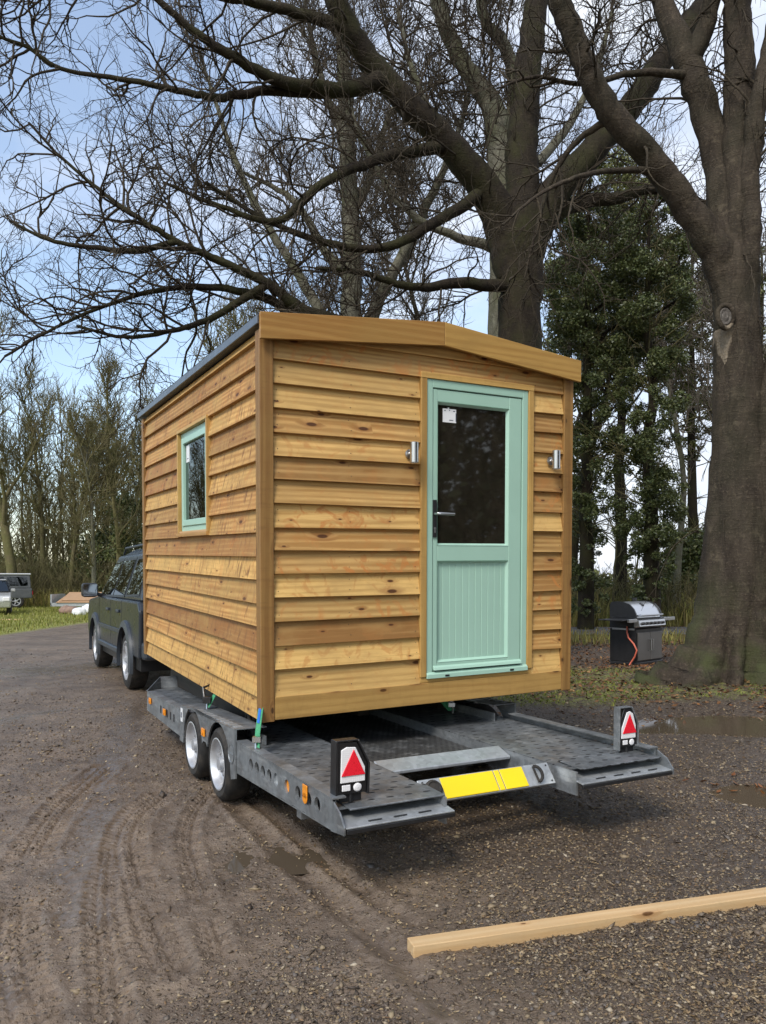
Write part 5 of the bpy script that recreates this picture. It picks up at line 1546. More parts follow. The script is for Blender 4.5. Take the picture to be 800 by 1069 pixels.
def limb_mesh(limbs, sides, rough, rng, flare=None):
    Vs, Fs, base = [], [], 0
    for li, (P, R) in enumerate(limbs):
        k = sides if R.max() > .06 else max(6, sides // 2)
        n = len(P); T = np.gradient(P, axis=0); T = norm(T)
        A = np.empty_like(P); a0 = np.cross(T[0], [0, .3, .95] if abs(T[0, 2]) < .8 else [0, 1., 0]); 
        for i in range(n):
            a0 = a0 - T[i] * np.dot(a0, T[i]); a0 = a0 / np.linalg.norm(a0); A[i] = a0
        B = np.cross(T, A); th = np.arange(k) * 2 * PI / k
        ph = rng.uniform(0, 9, 4)
        s = np.concatenate([[0], np.cumsum(np.linalg.norm(np.diff(P, axis=0), axis=1))])[:, None]
        nz = 1 + rough * (np.sin(th * 2 + ph[0] + s * 1.1) * .5 + np.sin(th * 3 + ph[1] - s * 2.3) * .4 + np.sin(th * 5 + ph[2] + s * 3.7) * .3 + rng.normal(0, .12, (n, k)))
        rr = R[:, None] * nz
        if flare and li == 0: rr = rr * flare(P[:, 2][:, None], th[None])
        V = P[:, None] + rr[:, :, None] * (A[:, None] * np.cos(th)[None, :, None] + B[:, None] * np.sin(th)[None, :, None])
        idx = base + np.arange(n * k).reshape(n, k); nx = np.roll(idx, -1, 1)
        Fs.append(np.stack([idx[:-1], nx[:-1], nx[1:], idx[1:]], -1).reshape(-1, 4)); Vs.append(V.reshape(-1, 3)); base += n * k
    return np.concatenate(Vs), Fs


def crown_shoots(limbs, rng, dens=1.0, l1=2.0, skip=0, start=.15, up=.25, levels=3, tip=.0022, droop=0):
    out = []
    lv1 = []
    for j, (P, R) in enumerate(limbs):
        if j < skip: continue
        p, r = spawn(P[None], R[None], .30 / dens, start, .95, l1, 12, .21, up, rng, .019, tip * 1.6, .35, droop); lv1.append((p, r))
        # keep the limb's end growing into shoots
        p2, r2 = spawn(P[None, -8:], np.minimum(R[None, -8:], .022), .22 / dens, .2, .5, l1 * .7, 11, .22, up, rng, .02, tip * 1.4, .2, droop)
        if len(p2):
            out.append((p2, r2, 4)); q = spawn(p2, r2, .16 / dens, .15, .8, .55, 6, .22, up, rng, .008, tip, .4, droop); out.append((*q, 3))
    P1 = np.concatenate([a for a, b in lv1]); R1 = np.concatenate([b for a, b in lv1]); out.append((P1, R1, 5))
    P2, R2 = spawn(P1, R1, .20 / dens, .15, .85, .85 * l1 / 2, 9, .23, up, rng, .014, tip * 1.2, .4, droop); out.append((P2, R2, 4))
    if levels >= 3:
        P3, R3 = spawn(P2, R2, .15 / dens, .12, .8, .38 * l1 / 2, 6, .24, up, rng, .006, tip, .3, droop); out.append((P3, R3, 3))
    return out


bark_dark = m_bark('dark_bark', (.013, .009, .006), (.028, .021, .013), .6, (.038, .038, .012))
bark_beech = m_bark('smooth_grey_brown_bark', (.024, .018, .013), (.062, .048, .034), .95, (.058, .064, .026), streak=1, bare=(at(757, 331, 10.385).x - at(756, 724, 10.7).x + .06, at(757, 331, 10.385).z))
bark_pale = m_bark('pale_green_grey_bark', (.085, .080, .060), (.15, .14, .105), .5, (.10, .105, .05))
twig_dark = m_bark('dark_twig', (.032, .025, .017), (.066, .052, .035))
twig_pale = m_bark('pale_twig', (.075, .062, .048), (.13, .11, .085))
twig_wood = m_bark('woodland_twig', (.080, .068, .036), (.145, .122, .062), .5, (.12, .125, .035))


def make_tree(name, label, limbs, shoots, bark, twig, group=None, sides=18, rough=.05, flare=None, seed=1, cat='tree', leaves=None):
    rng = np.random.default_rng(seed)
    b = limbs[0][0][0]
    root = empty(name, (b[0], b[1], 0), 0, label, cat, group)
    off = np.array([b[0], b[1], 0])
    V, Fs = limb_mesh(limbs, sides, rough, rng, flare); mesh_np('trunk', V - off, Fs, bark, True, root)
    if shoots:
        V, Fs = tubes(shoots); mesh_np('crown', V - off, Fs, twig, True, root)
    return root


def trees_near():
    rng = np.random.default_rng(21)
    lp = lambda s, w=.012: limb_px(s, w, rng)
    # --- the big beech on the right
    D = 10.7
    A = [lp([(756, 724, D, 74), (759, 700, D, 74), (762, 675, D, 73), (766, 640, D, 71), (770, 600, D, 69), (773, 530, D, 64), (773, 450, D, 55), (771, 390, D, 48), (769, 330, D, 44), (767, 280, D, 44), (766, 250, D, 30)], .008),
         lp([(766, 318, D, 30), (757, 285, D, 37), (742, 253, D - .1, 31), (715, 213, D - .2, 28), (690, 178, D - .3, 27), (655, 138, D - .5, 26), (628, 103, D - .6, 25), (610, 65, D - .7, 24), (594, 25, D - .8, 23), (580, -15, D - .9, 21), (560, -80, D - 1, 18), (535, -190, D - 1.2, 11), (520, -300, D - 1.4, 5)]),
         lp([(767, 300, D, 34), (760, 235, D + .1, 32), (749, 165, D + .2, 29), (730, 97, D + .2, 28), (713, 55, D + .2, 26), (696, 15, D + .3, 22), (682, -30, D + .3, 18), (660, -130, D + .4, 11), (650, -240, D + .5, 5)]),
         lp([(768, 295, D, 36), (772, 225, D, 33), (771, 150, D, 31), (772, 80, D, 30), (770, 20, D, 28), (768, -60, D, 23), (775, -180, D, 12), (790, -300, D, 5)]),
         lp([(777, 300, D - .1, 24), (785, 240, D - .2, 20), (783, 180, D - .2, 19), (790, 120, D - .3, 19), (800, 70, D - .3, 18), (815, 0, D - .4, 16), (842, -110, D - .5, 9), (860, -200, D - .6, 4)]),
         lp([(716, 75, D + .2, 22), (735, 30, D + .1, 19), (752, -22, D, 16), (790, -110, D - .1, 9), (830, -200, D - .1, 4)]),
         lp([(800, 724, D - .25, 52), (803, 650, D - .2, 50), (806, 560, D - .2, 50), (803, 480, D - .2, 44), (808, 420, D - .2, 36), (822, 340, D - .2, 29), (838, 230, D - .2, 24), (866, 90, D - .3, 17), (890, -60, D - .3, 9)]),
         lp([(690, 178, D - .3, 8), (640, 178, D - .6, 6), (600, 186, D - .9, 5), (560, 205, D - 1.1, 3.5), (525, 235, D - 1.2, 2)]),
         lp([(640, 122, D - .55, 8), (600, 150, D - .3, 6), (575, 190, D - .1, 5), (560, 240, D, 3.5), (548, 290, D + .1, 2)]),
         lp([(722, 78, D + .2, 9), (660, 76, D - .1, 7), (610, 88, D - .4, 5), (560, 80, D - .7, 4), (520, 92, D - .9, 2)])]

    toes = ((.25, 1.25, 2.2), (.80, .75, 4), (1.30, .65, 5), (1.95, .85, 3.2), (2.75, 1.2, 2.4), (3.9, .8, 2.4), (4.8, .8, 2.4), (5.6, .7, 2.2))    # direction, reach, sharpness
    clefts = ((1.06, .26), (1.55, .30), (2.38, .22), (.55, .16))

    def flare(z, th):
        z = np.maximum(z, -.1)
        t = sum(a * np.exp(-(((th - c + PI) % (2 * PI) - PI) * k) ** 2) for c, a, k in toes)
        butt = 1 + .14 * np.exp(-z / .9) + t * (.88 * np.exp(-z / .32) + .13 * np.exp(-z / 1.0)) - .10 * np.exp(-z / .4)
        cl = sum(a * np.exp(-((th - c) * 11) ** 2) for c, a in clefts)
        return butt - cl * np.exp(-z / .75) + .03 * np.sin(th * 4 + z * .8) + .015 * np.sin(th * 11 + z * 3)
    sh = crown_shoots(A[:6] + A[7:], rng, .85, 1.5, 1, .3, .10, 3, .0019, .35)
    # fine hanging shoots along the trunk and arm
    hp, hr = [], []
    for P, R in (A[0], A[1], A[3]):
        p, r = spawn(P[None, -34:], R[None, -34:] * 0 + .02, .28, .0, 1.35, 1.5, 12, .16, -.9, rng, .006, .0035, .2); hp.append(p); hr.append(r)
    hp = np.concatenate(hp); hr = np.concatenate(hr)
    hq = spawn(hp, hr, .3, .1, .8, .4, 6, .25, -.2, rng, .004, .0022, .3)
    root = make_tree('beech_tree', 'massive smooth barked beech with flared roots and a pale branch scar, standing by the barbecue', A, sh + [(hp, hr, 4), (*hq, 3)], bark_beech, twig_dark, None, 96, .035, flare, 5)
    # the old branch scar: a raised callus ring and bare pale wood running down
    off = np.array(root.location)
    c = np.array(at(757, 331, D - .315)) - off
    mb = MB(); n = 28
    ring = [(c[0] + .105 * math.cos(t), c[1] - .01 - .02 * math.sin(2 * t), c[2] + .155 * math.sin(t)) for t in [2 * PI * k / n for k in range(n)]]
    mb.tube(ring + [ring[0]], .034, 10)
    mb.build('scar_callus', bark_beech, root, smooth=True)
    mb = MB(); mb.lathe([(.10, .0), (.075, .03), (.05, .02), (.028, .035), (.001, .03)], c, (0, -1, 0), 24)
    vs = mb.v; mb.v = [(x, y, c[2] + (z - c[2]) * 1.4) for x, y, z in vs]
    scar = m_bark('bare_scar_wood', (.06, .052, .045), (.14, .125, .11)); mb.build('branch_scar', scar, root, smooth=True)
    # --- the forked tree straight behind the cabin
    B = [lp([(538, 700, 14, 100), (539, 640, 14, 80), (540, 560, 14, 70), (543, 450, 14, 54), (543, 340, 14, 45), (544, 285, 14, 45), (542, 245, 14, 50), (546, 205, 14, 36)], .012),
         lp([(539, 285, 14, 40), (528, 245, 14, 40), (508, 200, 13.8, 34), (470, 152, 13.5, 30), (430, 112, 13.2, 27), (395, 75, 13, 25), (368, 35, 12.7, 23), (350, 0, 12.5, 22), (330, -60, 12.2, 19), (300, -170, 11.6, 13), (270, -290, 11, 5)]),
         lp([(546, 260, 14, 40), (545, 180, 14.1, 34), (546, 130, 14.2, 31), (553, 60, 14.3, 27), (560, 0, 14.3, 24), (572, -80, 14.4, 19), (592, -220, 14.4, 10), (600, -330, 14.4, 4)]),
         lp([(548, 268, 14, 40), (573, 208, 14, 33), (610, 168, 14.1, 30), (650, 122, 14.2, 27), (680, 80, 14.3, 25), (712, 35, 14.3, 23), (742, -5, 14.4, 20), (790, -80, 14.5, 14), (850, -190, 14.6, 6)]),
         lp([(538, 395, 14, 40), (450, 368, 13.2, 26), (385, 347, 12.6, 18), (322, 326, 12, 14), (280, 296, 11.7, 10), (220, 268, 11.4, 8), (185, 252, 11.2, 7), (145, 228, 11, 5.5), (110, 203, 10.9, 4), (65, 165, 10.8, 3), (30, 128, 10.7, 2.5)]),
         lp([(430, 362, 13.0, 18), (340, 338, 12.2, 12), (275, 311, 11.9, 9), (220, 300, 11.6, 7), (165, 303, 11.4, 5.5), (110, 319, 11.2, 4), (50, 346, 11, 3), (5, 372, 10.9, 2.5)]),
         lp([(402, 84, 13, 20), (345, 95, 12.6, 14), (280, 95, 12.2, 10), (225, 102, 12, 8), (185, 94, 11.8, 6.5), (125, 82, 11.6, 5), (65, 72, 11.5, 4), (30, 50, 11.4, 4), (0, 38, 11.3, 3), (-30, 20, 11.2, 2)]),
         lp([(350, 94, 12.6, 15), (285, 82, 12, 12), (237, 55, 11.6, 10), (200, 30, 11.4, 8), (165, 0, 11.2, 6), (125, -45, 11, 4), (95, -90, 10.8, 2)]),
         lp([(556, 240, 14, 18), (600, 214, 14.2, 15), (640, 207, 14.4, 12), (682, 198, 14.6, 9), (720, 205, 14.8, 6), (760, 225, 15, 3)]),
         lp([(365, 30, 12.7, 14), (300, 10, 12.2, 11), (230, -5, 11.8, 9), (150, -20, 11.5, 6), (60, -10, 11.2, 4), (0, 0, 11, 2)]),
         lp([(470, 152, 13.5, 14), (400, 165, 12.8, 11), (340, 190, 12.2, 9), (290, 230, 11.9, 7), (230, 215, 11.7, 5), (170, 190, 11.5, 3)]),
         lp([(505, 200, 13.8, 14), (450, 235, 13, 11), (395, 260, 12.6, 9), (330, 250, 12.4, 7), (270, 225, 12.2, 5), (215, 190, 12, 3)]),
         lp([(535, 300, 13.9, 14), (480, 296, 13.2, 11), (430, 300, 12.8, 8), (380, 285, 12.5, 6), (330, 280, 12.3, 4)]),
         lp([(185, 252, 11.2, 7), (140, 262, 11, 6), (95, 258, 10.9, 5), (50, 250, 10.8, 4), (10, 230, 10.7, 2.5)]),
         lp([(280, 296, 11.7, 9), (225, 330, 11.6, 7), (180, 345, 11.5, 5), (130, 352, 11.4, 4), (80, 340, 11.3, 2.5)])]
    sh = crown_shoots(B, rng, 1.0, 2.1, 1, .08, .08, 3, .0014)
    make_tree('forked_tree', 'dark wide spreading bare tree whose fork rises straight behind the cabin roof', B, sh, bark_dark, twig_dark, None, 20, .05, None, 6)
    # --- pale straight tree behind the left half of the cabin
    C = [lp([(365, 664, 20, 34), (366, 500, 20, 28), (366, 400, 20, 25), (367, 330, 20, 22), (367, 250, 20, 20), (364, 180, 20, 18), (362, 120, 20, 16), (358, 60, 20, 13), (355, -20, 20, 9), (350, -120, 20, 4)]),
         lp([(380, 380, 20, 14), (392, 320, 20, 14), (412, 283, 20, 12), (440, 225, 19.8, 10), (468, 168, 19.6, 7), (490, 100, 19.5, 4)]),
         lp([(358, 380, 20, 14), (330, 318, 19.8, 11), (300, 268, 19.6, 9), (270, 220, 19.4, 8), (245, 165, 19.2, 6), (225, 105, 19, 4), (210, 60, 19, 2)]),
         lp([(364, 290, 20, 12), (340, 262, 20, 9), (312, 215, 20, 7), (285, 195, 20, 5), (255, 180, 20, 3)]),
         lp([(366, 225, 20, 10), (385, 190, 20.2, 8), (400, 140, 20.4, 6), (420, 90, 20.5, 4)]),
         lp([(363, 150, 20, 10), (345, 110, 20, 8), (330, 60, 20, 6), (318, 0, 20, 4), (310, -60, 20, 2)])]
    make_tree('pale_tree', 'slender pale green barked tree rising behind the left half of the cabin roof', C, crown_shoots(C, rng, 1.15, 2.6, 0, .3, .35, 3, .0027), bark_pale, twig_pale, None, 14, .05, None, 7)
    # --- grey tree just left of the fork
    Dd = [lp([(520, 678, 17, 40), (523, 500, 17, 36), (525, 340, 17, 32), (526, 240, 17, 29), (522, 150, 17, 27), (512, 108, 17, 23), (486, 70, 17, 18), (463, 22, 17, 16), (450, -40, 17, 11), (440, -140, 17, 4)]),
          lp([(524, 165, 17, 18), (538, 100, 17, 15), (528, 50, 17, 13), (506, 20, 17, 11), (495, -40, 17, 8), (480, -130, 17, 3)]),
          lp([(524, 230, 17, 14), (490, 190, 16.6, 11), (455, 130, 16.3, 8), (430, 70, 16, 6), (415, 10, 16, 4)]),
          lp([(526, 200, 17, 12), (580, 150, 17.5, 9), (620, 80, 18, 6), (640, 10, 18.3, 4)]),
          lp([(524, 260, 17, 12), (470, 245, 16.6, 9), (420, 215, 16.3, 7), (380, 150, 16, 5), (360, 90, 16, 3)])]
    make_tree('grey_tree', 'lichen grey bare tree with crooked upper limbs just left of the dark fork', Dd, crown_shoots(Dd, rng, 1.2, 2.3, 0, .35, .3, 3, .0024), bark_pale, twig_dark, None, 14, .06, None, 8)


trees_near()


def grow_tree(base, height, r0, seed, spread=.5, lean=0.0, nlimb=9, fork=.35, wig=.08, dens=.6, l1=1.8, up=.5, tip=.004, levels=3):
    """a free-grown bare tree: trunk line and its limbs, plus the shoots on them"""
    rng = np.random.default_rng(seed)
    n = 14; P = np.zeros((n, 3)); P[0] = base; d = np.array([lean, rng.normal(0, .03), 1.])
    for i in range(1, n):
        d = d + rng.normal(0, wig, 3) * [1, 1, .2]; d[2] = max(d[2], .9); d = d / np.linalg.norm(d); P[i] = P[i - 1] + d * height / (n - 1)
    R = r0 * (1 - np.linspace(0, 1, n) * .93) * (1 + .5 * np.exp(-np.arange(n) * 1.6))
    limbs = [(catmull(np.c_[P, R], 3)[:, :3], catmull(np.c_[P, R], 3)[:, 3])]
    for k in range(nlimb):
        t = fork + (1 - fork) * (k + rng.random()) / nlimb; f = t * (n - 1); i = min(int(f), n - 2); p = P[i] + (P[i + 1] - P[i]) * (f - i)
        a = rng.uniform(0, 2 * PI); e = spread * rng.uniform(.7, 1.3)
        d = np.array([math.cos(a) * e, math.sin(a) * e, 1.]); d /= np.linalg.norm(d); ln = height * (1 - t * .75) * rng.uniform(.32, .5); m = 8
        q = np.zeros((m, 3)); q[0] = p
        for j in range(1, m): d = d + rng.normal(0, .14, 3) + np.array([0, 0, .05]); d /= np.linalg.norm(d); q[j] = q[j - 1] + d * ln / (m - 1)
        rr = R[i] * .55 * (1 - np.linspace(0, 1, m) * .9) + .004
        c = catmull(np.c_[q, rr], 2); limbs.append((c[:, :3], c[:, 3]))
    return limbs, crown_shoots(limbs, rng, dens, l1, 0, .2, up, levels, tip)


# ------------------------------------------------------------------ leaves in clumps (ivy, evergreen shrubs)
def leaf_cloud(centres, radii, n, size, rng, flat=.6):
    """leaves scattered in many small clumps; centres (k, 3), radii (k,)"""
    k = len(centres); w = radii ** 2; idx = rng.choice(k, n, p=w / w.sum())
    d = norm(rng.normal(size=(n, 3))); u = rng.random(n) ** .45
    p = centres[idx] + d * (radii[idx] * u)[:, None] * np.array([1, 1, .85])
    s = size * rng.uniform(.6, 1.4, n)
    Rm = rand_rot(n, rng, .8)
    base = np.array([[-1, 0, 0], [0, -.62, .12], [1, 0, -.1], [0, .62, .12]])
    V = np.einsum('nij,kj->nki', Rm, base) * s[:, None, None] + p[:, None]
    return V.reshape(-1, 3), np.arange(n * 4).reshape(n, 4)


ivy_mat = m_leaf('ivy_leaf', [(.042, .060, .017), (.075, .098, .028), (.12, .14, .046), (.058, .074, .026), (.165, .172, .064), (.09, .108, .038)], .42, .45, .12)
oliv_mat = m_leaf('olive_evergreen_leaf', [(.085, .10, .028), (.135, .148, .046), (.18, .185, .065), (.10, .11, .038), (.21, .21, .085)], .5, .35, .2)


def ivy_tree(px, base_y, d, prof, top_limbs, n, label, seed, lean=0, mat=None, size=.037, nclump=280):
    """prof: [(py, half width px)] for the ivy sleeve, from the top down"""
    rng = np.random.default_rng(seed); mat = mat or ivy_mat
    zs = [at(px, py, d).z for py, hw in prof]; ws = [hw / F * d for py, hw in prof]
    zs = np.array(zs[::-1]); ws = np.array(ws[::-1])
    x0 = at(px, HZ, d).x; top = zs[-1]
    N = 12; tz = np.linspace(0, top * .97, N); P = np.c_[x0 + lean * tz + rng.normal(0, .05, N), d + rng.normal(0, .05, N), tz]; R = np.linspace(.24, .04, N)
    limbs = [(P, R)]
    for k in range(top_limbs):
        i = rng.integers(5, N - 2); a = rng.uniform(0, 2 * PI); q = np.array([P[i] + np.array([math.cos(a) * .9, math.sin(a) * .9, .8]) * j * .35 + rng.normal(0, .08, 3) for j in range(6)]); q[0] = P[i]
        limbs.append((q, np.linspace(.06, .01, 6)))
    zc = rng.uniform(zs[0], zs[-1], nclump); hw = np.interp(zc, zs, ws); a = rng.uniform(0, 2 * PI, nclump); rr = hw * rng.random(nclump) ** .5 * 1.0
    gate = rng.random(nclump) < .9
    c = np.c_[x0 + lean * zc + np.cos(a) * rr, d + np.sin(a) * rr, zc][gate]; rad_ = (rng.uniform(.16, .42, nclump) * np.clip(hw, .5, 1.2))[gate]
    root = make_tree('ivy_clad_tree', label, limbs, None, bark_dark, None, 'ivy covered trees beyond the lane', 12, .06, None, seed)
    V, Fq = leaf_cloud(c, rad_ * .85, n, size, rng)
    off = np.array([P[0][0], P[0][1], 0])
    mesh_np('crown', V - off, [Fq], mat, False, root)
    p, r = spawn(P[None], R[None] * 0 + .03, .12, .15, 1.1, 1.6, 8, .2, .1, rng, .02, .004, .3); q = spawn(p, r, .2, .2, .8, .5, 5, .2, .1, rng, .006, .0035)
    V, Fs = tubes([(p, r, 4), (*q, 3)]); mesh_np('bare_twigs', V - off, Fs, twig_wood, True, root)


ivy_tree(612, 640, 22, [(190, 22), (230, 42), (300, 44), (360, 38), (430, 34), (520, 28), (590, 24), (640, 20)], 5, 62000, 'dark ivy clad trunk nearest the right edge of the cabin', 31)
ivy_tree(680, 640, 21, [(205, 18), (250, 38), (320, 40), (400, 34), (470, 36), (540, 36), (590, 24), (632, 13)], 5, 60000, 'dark ivy clad trunk standing alone directly behind the barbecue', 32, -.005)
ivy_tree(648, 640, 27, [(170, 30), (215, 64), (265, 80), (320, 62), (370, 34), (420, 12)], 8, 48000, 'tall tree with a broad olive green ivy head between the two ivy clad trunks', 33, 0, oliv_mat, .046)
ivy_tree(722, 640, 30, [(230, 20), (280, 42), (340, 50), (400, 40), (450, 20), (480, 8)], 5, 20000, 'yellowish green ivy covered tree partly behind the beech trunk', 34, 0, oliv_mat, .06)
ivy_tree(795, 640, 30, [(250, 18), (300, 26), (380, 30), (470, 26), (560, 30), (610, 30)], 4, 9000, 'olive green ivy covered tree showing past the right side of the beech', 36, 0, oliv_mat, .075)
ivy_tree(590, 640, 34, [(260, 14), (320, 34), (420, 40), (520, 34), (600, 26)], 4, 12000, 'farthest ivy covered tree close behind the cabin corner post', 35, 0, ivy_mat, .08)


def woods():
    # free standing bare trees: (px, depth, height, radius, seed, label)
    T = [(12, 41, 14.5, .30, 41, 'tall bare woodland tree with stout trunk behind the parked off-roader', 'woodland trees at the back of the grass', .55),
         (-45, 43, 13.5, .26, 42, 'bare woodland tree cut by the left picture edge', 'woodland trees at the back of the grass', .6),
         (46, 46, 13.0, .20, 43, 'bare woodland tree between the off-roader and the plywood trailer', 'woodland trees at the back of the grass', .55),
         (72, 43, 11.5, .16, 44, 'slender bare tree behind the left end of the plywood trailer', 'woodland trees at the back of the grass', .4),
         (99, 38, 9.5, .13, 45, 'thin greenish young tree right behind the plywood trailer', 'woodland trees at the back of the grass', .35),
         (124, 42, 12, .18, 46, 'bare tree behind the roof of the tow car', 'woodland trees at the back of the grass', .5),
         (150, 47, 12.5, .2, 47, 'bare woodland tree at the far corner of the cabin', 'woodland trees at the back of the grass', .5),
         (215, 36, 14, .22, 48, 'bare tree just showing over the low end of the cabin roof', 'bare trees behind the cabin', .55),
         (285, 30, 15, .22, 49, 'bare tree whose fine top shows over the cabin ridge end', 'bare trees behind the cabin', .55),
         (440, 28, 16, .22, 50, 'bare tree in the gap between the pale tree and the dark fork', 'bare trees behind the cabin', .5),
         (600, 29, 15, .2, 51, 'thin bare tree rising among the ivy clad trunks', 'bare trees behind the cabin', .5),
         (705, 26, 15.5, .13, 52, 'thin bare pole tree between the barbecue and the beech', 'bare trees beyond the lane', .35),
         (812, 24, 14, .16, 53, 'bare tree mostly hidden by the right side of the beech', 'bare trees beyond the lane', .5)]
    for px, d, h, r, sd, lab, grp, sp in T:
        b = at(px, HZ, d); b = np.array([b.x, b.y, -.02])
        far = d > 34
        limbs, sh = grow_tree(b, h, r, sd, sp, .02, 11 if far else 10, .28, .07, .75 if far else .72, 2.5, .45, .0065 if far else .0042)
        make_tree('bare_tree', lab, limbs, sh, bark_pale if sd in (45, 52) else (twig_wood if far else bark_dark), twig_wood if far else twig_pale, grp, 10, .05, None, sd)
    # far woodland that reads as one mass
    rng = np.random.default_rng(77)
    V0, F0, base = [], [], 0
    batches = []
    for k in range(240):
        d = rng.uniform(47, 74); px = rng.uniform(-420, 230) if k < 175 else rng.uniform(230, 1150); 
        if k >= 175: d = rng.uniform(56, 90)
        x = (px - 400) / F * d; h = rng.uniform(7, 13.5) * (1 if k < 175 else .8)
        n = 9; P = np.zeros((1, n, 3)); P[0, :, 0] = x + np.cumsum(rng.normal(0, .12, n)); P[0, :, 1] = d + np.cumsum(rng.normal(0, .1, n)); P[0, :, 2] = np.linspace(0, h, n)
        R = np.linspace(rng.uniform(.07, .18), .012, n)[None]
        batches.append((P, R, 5))
        a = spawn(P, R, .32, .15, .75, 2.6, 7, .15, .5, rng, .03, .008, .4); b = spawn(*a, .32, .15, .75, 1.0, 5, .2, .4, rng, .012, .007, .3)
        batches += [(*a, 3), (*b, 3)]
    V, Fs = tubes(batches); tag(mesh_np('far_woodland', V, Fs, twig_wood, True), kind='stuff')
    # evergreen shrubs under the trees
    for px, d, w, h, sd, lab, mat in ((130, 44, 2.0, 6.0, 61, 'tall dark evergreen shrub behind the tow car', ivy_mat), (108, 47, 2.2, 4.6, 62, 'dark evergreen shrub left of the tow car roof', ivy_mat),
                                      (60, 49, 2.4, 2.4, 63, 'low olive evergreen bush behind the plywood trailer', oliv_mat), (22, 50, 2.6, 3.0, 64, 'low olive bush in shade behind the off-roader', oliv_mat),
                                      (158, 50, 2.2, 7.0, 65, 'tallest evergreen shrub beside the far cabin corner', ivy_mat), (-30, 48, 2.6, 2.6, 66, 'olive evergreen bush at the left picture edge', oliv_mat),
                                      (745, 33, 1.8, 3.6, 67, 'dark holly bush hidden behind the beech trunk', ivy_mat), (716, 29, 1.0, 2.9, 68, 'small dark holly bush between barbecue and beech', ivy_mat)):
        rng = np.random.default_rng(sd); b = at(px, HZ, d); k = 60
        zc = rng.uniform(.2, h, k); ww = w * np.sqrt(np.clip(1 - (zc / h) ** 1.6, .04, 1)); a = rng.uniform(0, 2 * PI, k); rr = ww * np.sqrt(rng.random(k))
        c = np.c_[np.cos(a) * rr, np.sin(a) * rr, zc]
        V, Fq = leaf_cloud(c, rng.uniform(.3, .75, k), 6500, .085, rng)
        root = empty('evergreen_shrub', (b.x, b.y, 0), 0, lab, 'shrub', 'evergreen shrubs in the woodland'); mesh_np('foliage', V, [Fq], mat, False, root)
        mb = MB()
        for j in range(5): mb.tube([(0, 0, 0), (rng.normal(0, .2), rng.normal(0, .2), h * .3), (rng.normal(0, .6), rng.normal(0, .6), h * .7)], [.08, .06, .02], 6)
        mb.build('stem', bark_dark, root, smooth=True)
    # a brushwood understorey, and a hedge line far across the field
    batches = []
    for k in range(420):
        if k < 260: px = rng.uniform(-60, 190); d = rng.uniform(41.5, 50)
        else: px = rng.uniform(560, 900); d = rng.uniform(24, 36)
        x = (px - 400) / F * d; m = 7
        P = np.zeros((m, 6, 3)); ang = rng.uniform(0, 2 * PI, m); ln = rng.uniform(1.2, 3.2, m) if k < 260 else rng.uniform(.7, 2.0, m)
        for j in range(6):
            t = j / 5; P[:, j, 0] = x + np.cos(ang) * t * ln * .5 + rng.normal(0, .03, m); P[:, j, 1] = d + np.sin(ang) * t * ln * .5; P[:, j, 2] = t * ln * (1 - .15 * t)
        R = np.repeat(np.linspace(.018, .006, 6)[None], m, 0); batches.append((P, R, 3))
        a = spawn(P, R, .4, .2, .7, .8, 5, .2, .3, rng, .008, .006, .3); batches.append((*a, 3))
    V, Fs = tubes(batches); tag(mesh_np('brushwood', V, Fs, twig_wood, True), kind='stuff')
    n = 14000; k = 220; c = np.c_[rng.uniform(-70, 110, k), rng.uniform(95, 112, k), rng.uniform(0, 3.0, k)]
    V, Fq = leaf_cloud(c, rng.uniform(.8, 2.0, k), n, .30, rng); tag(mesh_np('distant_hedge', V, [Fq], oliv_mat), kind='stuff')
    # the wooded side of the yard behind the camera, which the door glass mirrors
    k = 620; c = np.c_[rng.uniform(9, 24, k), rng.uniform(-18, 4.5, k), rng.uniform(0, 12, k)]; c[:, 0] += np.abs(c[:, 1] + 6) * .1
    V, Fq = leaf_cloud(c, rng.uniform(.8, 1.8, k), 110000, .13, rng); tag(mesh_np('yard_hedge', V, [Fq], ivy_mat), kind='stuff')


woods()

# saplings by the lane: each a thing
for i, (px, d, h, lab) in enumerate(((640, 24.5, 5.0, 'thin leaning sapling closest to the cabin beyond the lane'), (662, 25.5, 6.5, 'tallest thin sapling behind the barbecue hood'), (697, 24, 4.5, 'short thin sapling behind the right end of the barbecue'), (712, 27, 6.0, 'thin straight sapling next to the beech trunk beyond the lane'))):
    b = at(px, HZ, d); limbs, sh = grow_tree(np.array([b.x, b.y, -.02]), h, .045, 90 + i, .35, .05 * (-1) ** i, 5, .35, .06, .6, .9, .5, .004, 2)
    make_tree('sapling', lab, limbs, sh, twig_wood, twig_wood, 'saplings beyond the lane', 7, .04, None, 90 + i)

# ================================================================== SKY, SUN, CAMERA
SUN_EL, SUN_AZ = rad(46), rad(206)            # azimuth clockwise from +Y: behind the camera, to the left
w = bpy.data.worlds.new('World'); S.world = w; w.use_nodes = True
t = w.node_tree; t.nodes.clear()
N = lambda k, **kw: (lambda x: [setattr(x, a, b) for a, b in kw.items()] and x or x)(t.nodes.new(k))
out = N('ShaderNodeOutputWorld'); sky = N('ShaderNodeTexSky', sky_type='NISHITA', sun_disc=False, sun_elevation=SUN_EL, sun_rotation=SUN_AZ, air_density=1.2, dust_density=.6, ozone_density=1.2)
b1 = N('ShaderNodeBackground'); b1.inputs[1].default_value = .15; t.links.new(sky.outputs[0], b1.inputs[0])
b2 = N('ShaderNodeBackground'); b2.inputs[1].default_value = .78
co = N('ShaderNodeTexCoord'); mp = N('ShaderNodeMapping'); mp.inputs['Scale'].default_value = (1.0, 1.0, 1.9); mp.inputs['Location'].default_value = (.35, .2, .0); t.links.new(co.outputs['Generated'], mp.inputs[0])
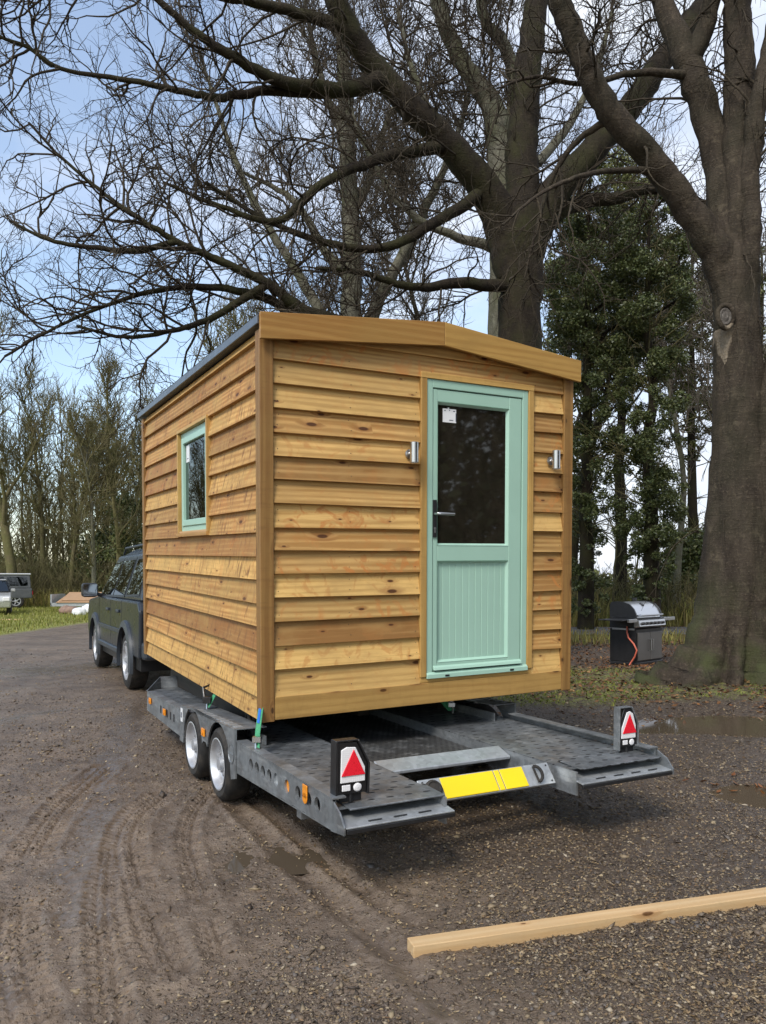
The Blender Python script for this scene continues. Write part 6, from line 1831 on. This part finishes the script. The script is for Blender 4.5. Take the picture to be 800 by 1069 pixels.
nz = N('ShaderNodeTexNoise'); nz.inputs['Scale'].default_value = 2.1; nz.inputs['Detail'].default_value = 9; nz.inputs['Roughness'].default_value = .56; nz.inputs['Distortion'].default_value = .3; t.links.new(mp.outputs[0], nz.inputs['Vector'])
# cloud is thickest to the right and overhead, the blue opens to the left
sx = N('ShaderNodeSeparateXYZ'); t.links.new(co.outputs['Generated'], sx.inputs[0])
ma = N('ShaderNodeMath', operation='MULTIPLY_ADD'); t.links.new(sx.outputs[0], ma.inputs[0]); ma.inputs[1].default_value = .46; t.links.new(nz.outputs['Fac'], ma.inputs[2])
mr = N('ShaderNodeMapRange'); t.links.new(ma.outputs[0], mr.inputs[0]); mr.inputs[1].default_value = .40; mr.inputs[2].default_value = .62; mr.inputs[3].default_value = .18; mr.inputs[4].default_value = .92
n2 = N('ShaderNodeTexNoise'); n2.inputs['Scale'].default_value = 5; n2.inputs['Detail'].default_value = 7; t.links.new(mp.outputs[0], n2.inputs['Vector'])
cr = N('ShaderNodeValToRGB'); cr.color_ramp.elements[0].position = .3; cr.color_ramp.elements[0].color = (.60, .68, .86, 1); cr.color_ramp.elements[1].position = .72; cr.color_ramp.elements[1].color = (.93, .96, 1, 1)
t.links.new(n2.outputs['Fac'], cr.inputs[0]); t.links.new(cr.outputs[0], b2.inputs[0])
mx = N('ShaderNodeMixShader'); t.links.new(mr.outputs[0], mx.inputs[0]); t.links.new(b1.outputs[0], mx.inputs[1]); t.links.new(b2.outputs[0], mx.inputs[2]); t.links.new(mx.outputs[0], out.inputs[0])

sl = bpy.data.lights.new('sun', 'SUN'); sl.energy = 2.1; sl.angle = rad(20); sl.color = (1, .95, .87)
so = bpy.data.objects.new('sun', sl); COL.objects.link(so)
sd = Vector((math.sin(SUN_AZ) * math.cos(SUN_EL), math.cos(SUN_AZ) * math.cos(SUN_EL), math.sin(SUN_EL)))
so.rotation_euler = sd.to_track_quat('Z', 'Y').to_euler(); so.location = sd * 30

cam = bpy.data.cameras.new('camera'); cam.sensor_fit = 'VERTICAL'; cam.sensor_height = 36; cam.sensor_width = 36
cam.lens = F / 1069 * 36; cam.shift_y = (HZ - 534.5) / 1069; cam.clip_start = .05; cam.clip_end = 2000
co_ = bpy.data.objects.new('camera', cam); COL.objects.link(co_); co_.location = (0, 0, CAMH); co_.rotation_euler = (PI / 2, 0, 0)
S.camera = co_
S.view_settings.view_transform = 'Standard'; S.view_settings.look = 'None'; S.view_settings.gamma = 1; S.view_settings.exposure = .68
S.cycles.max_bounces = 6; S.cycles.transparent_max_bounces = 12; S.cycles.use_denoising = True
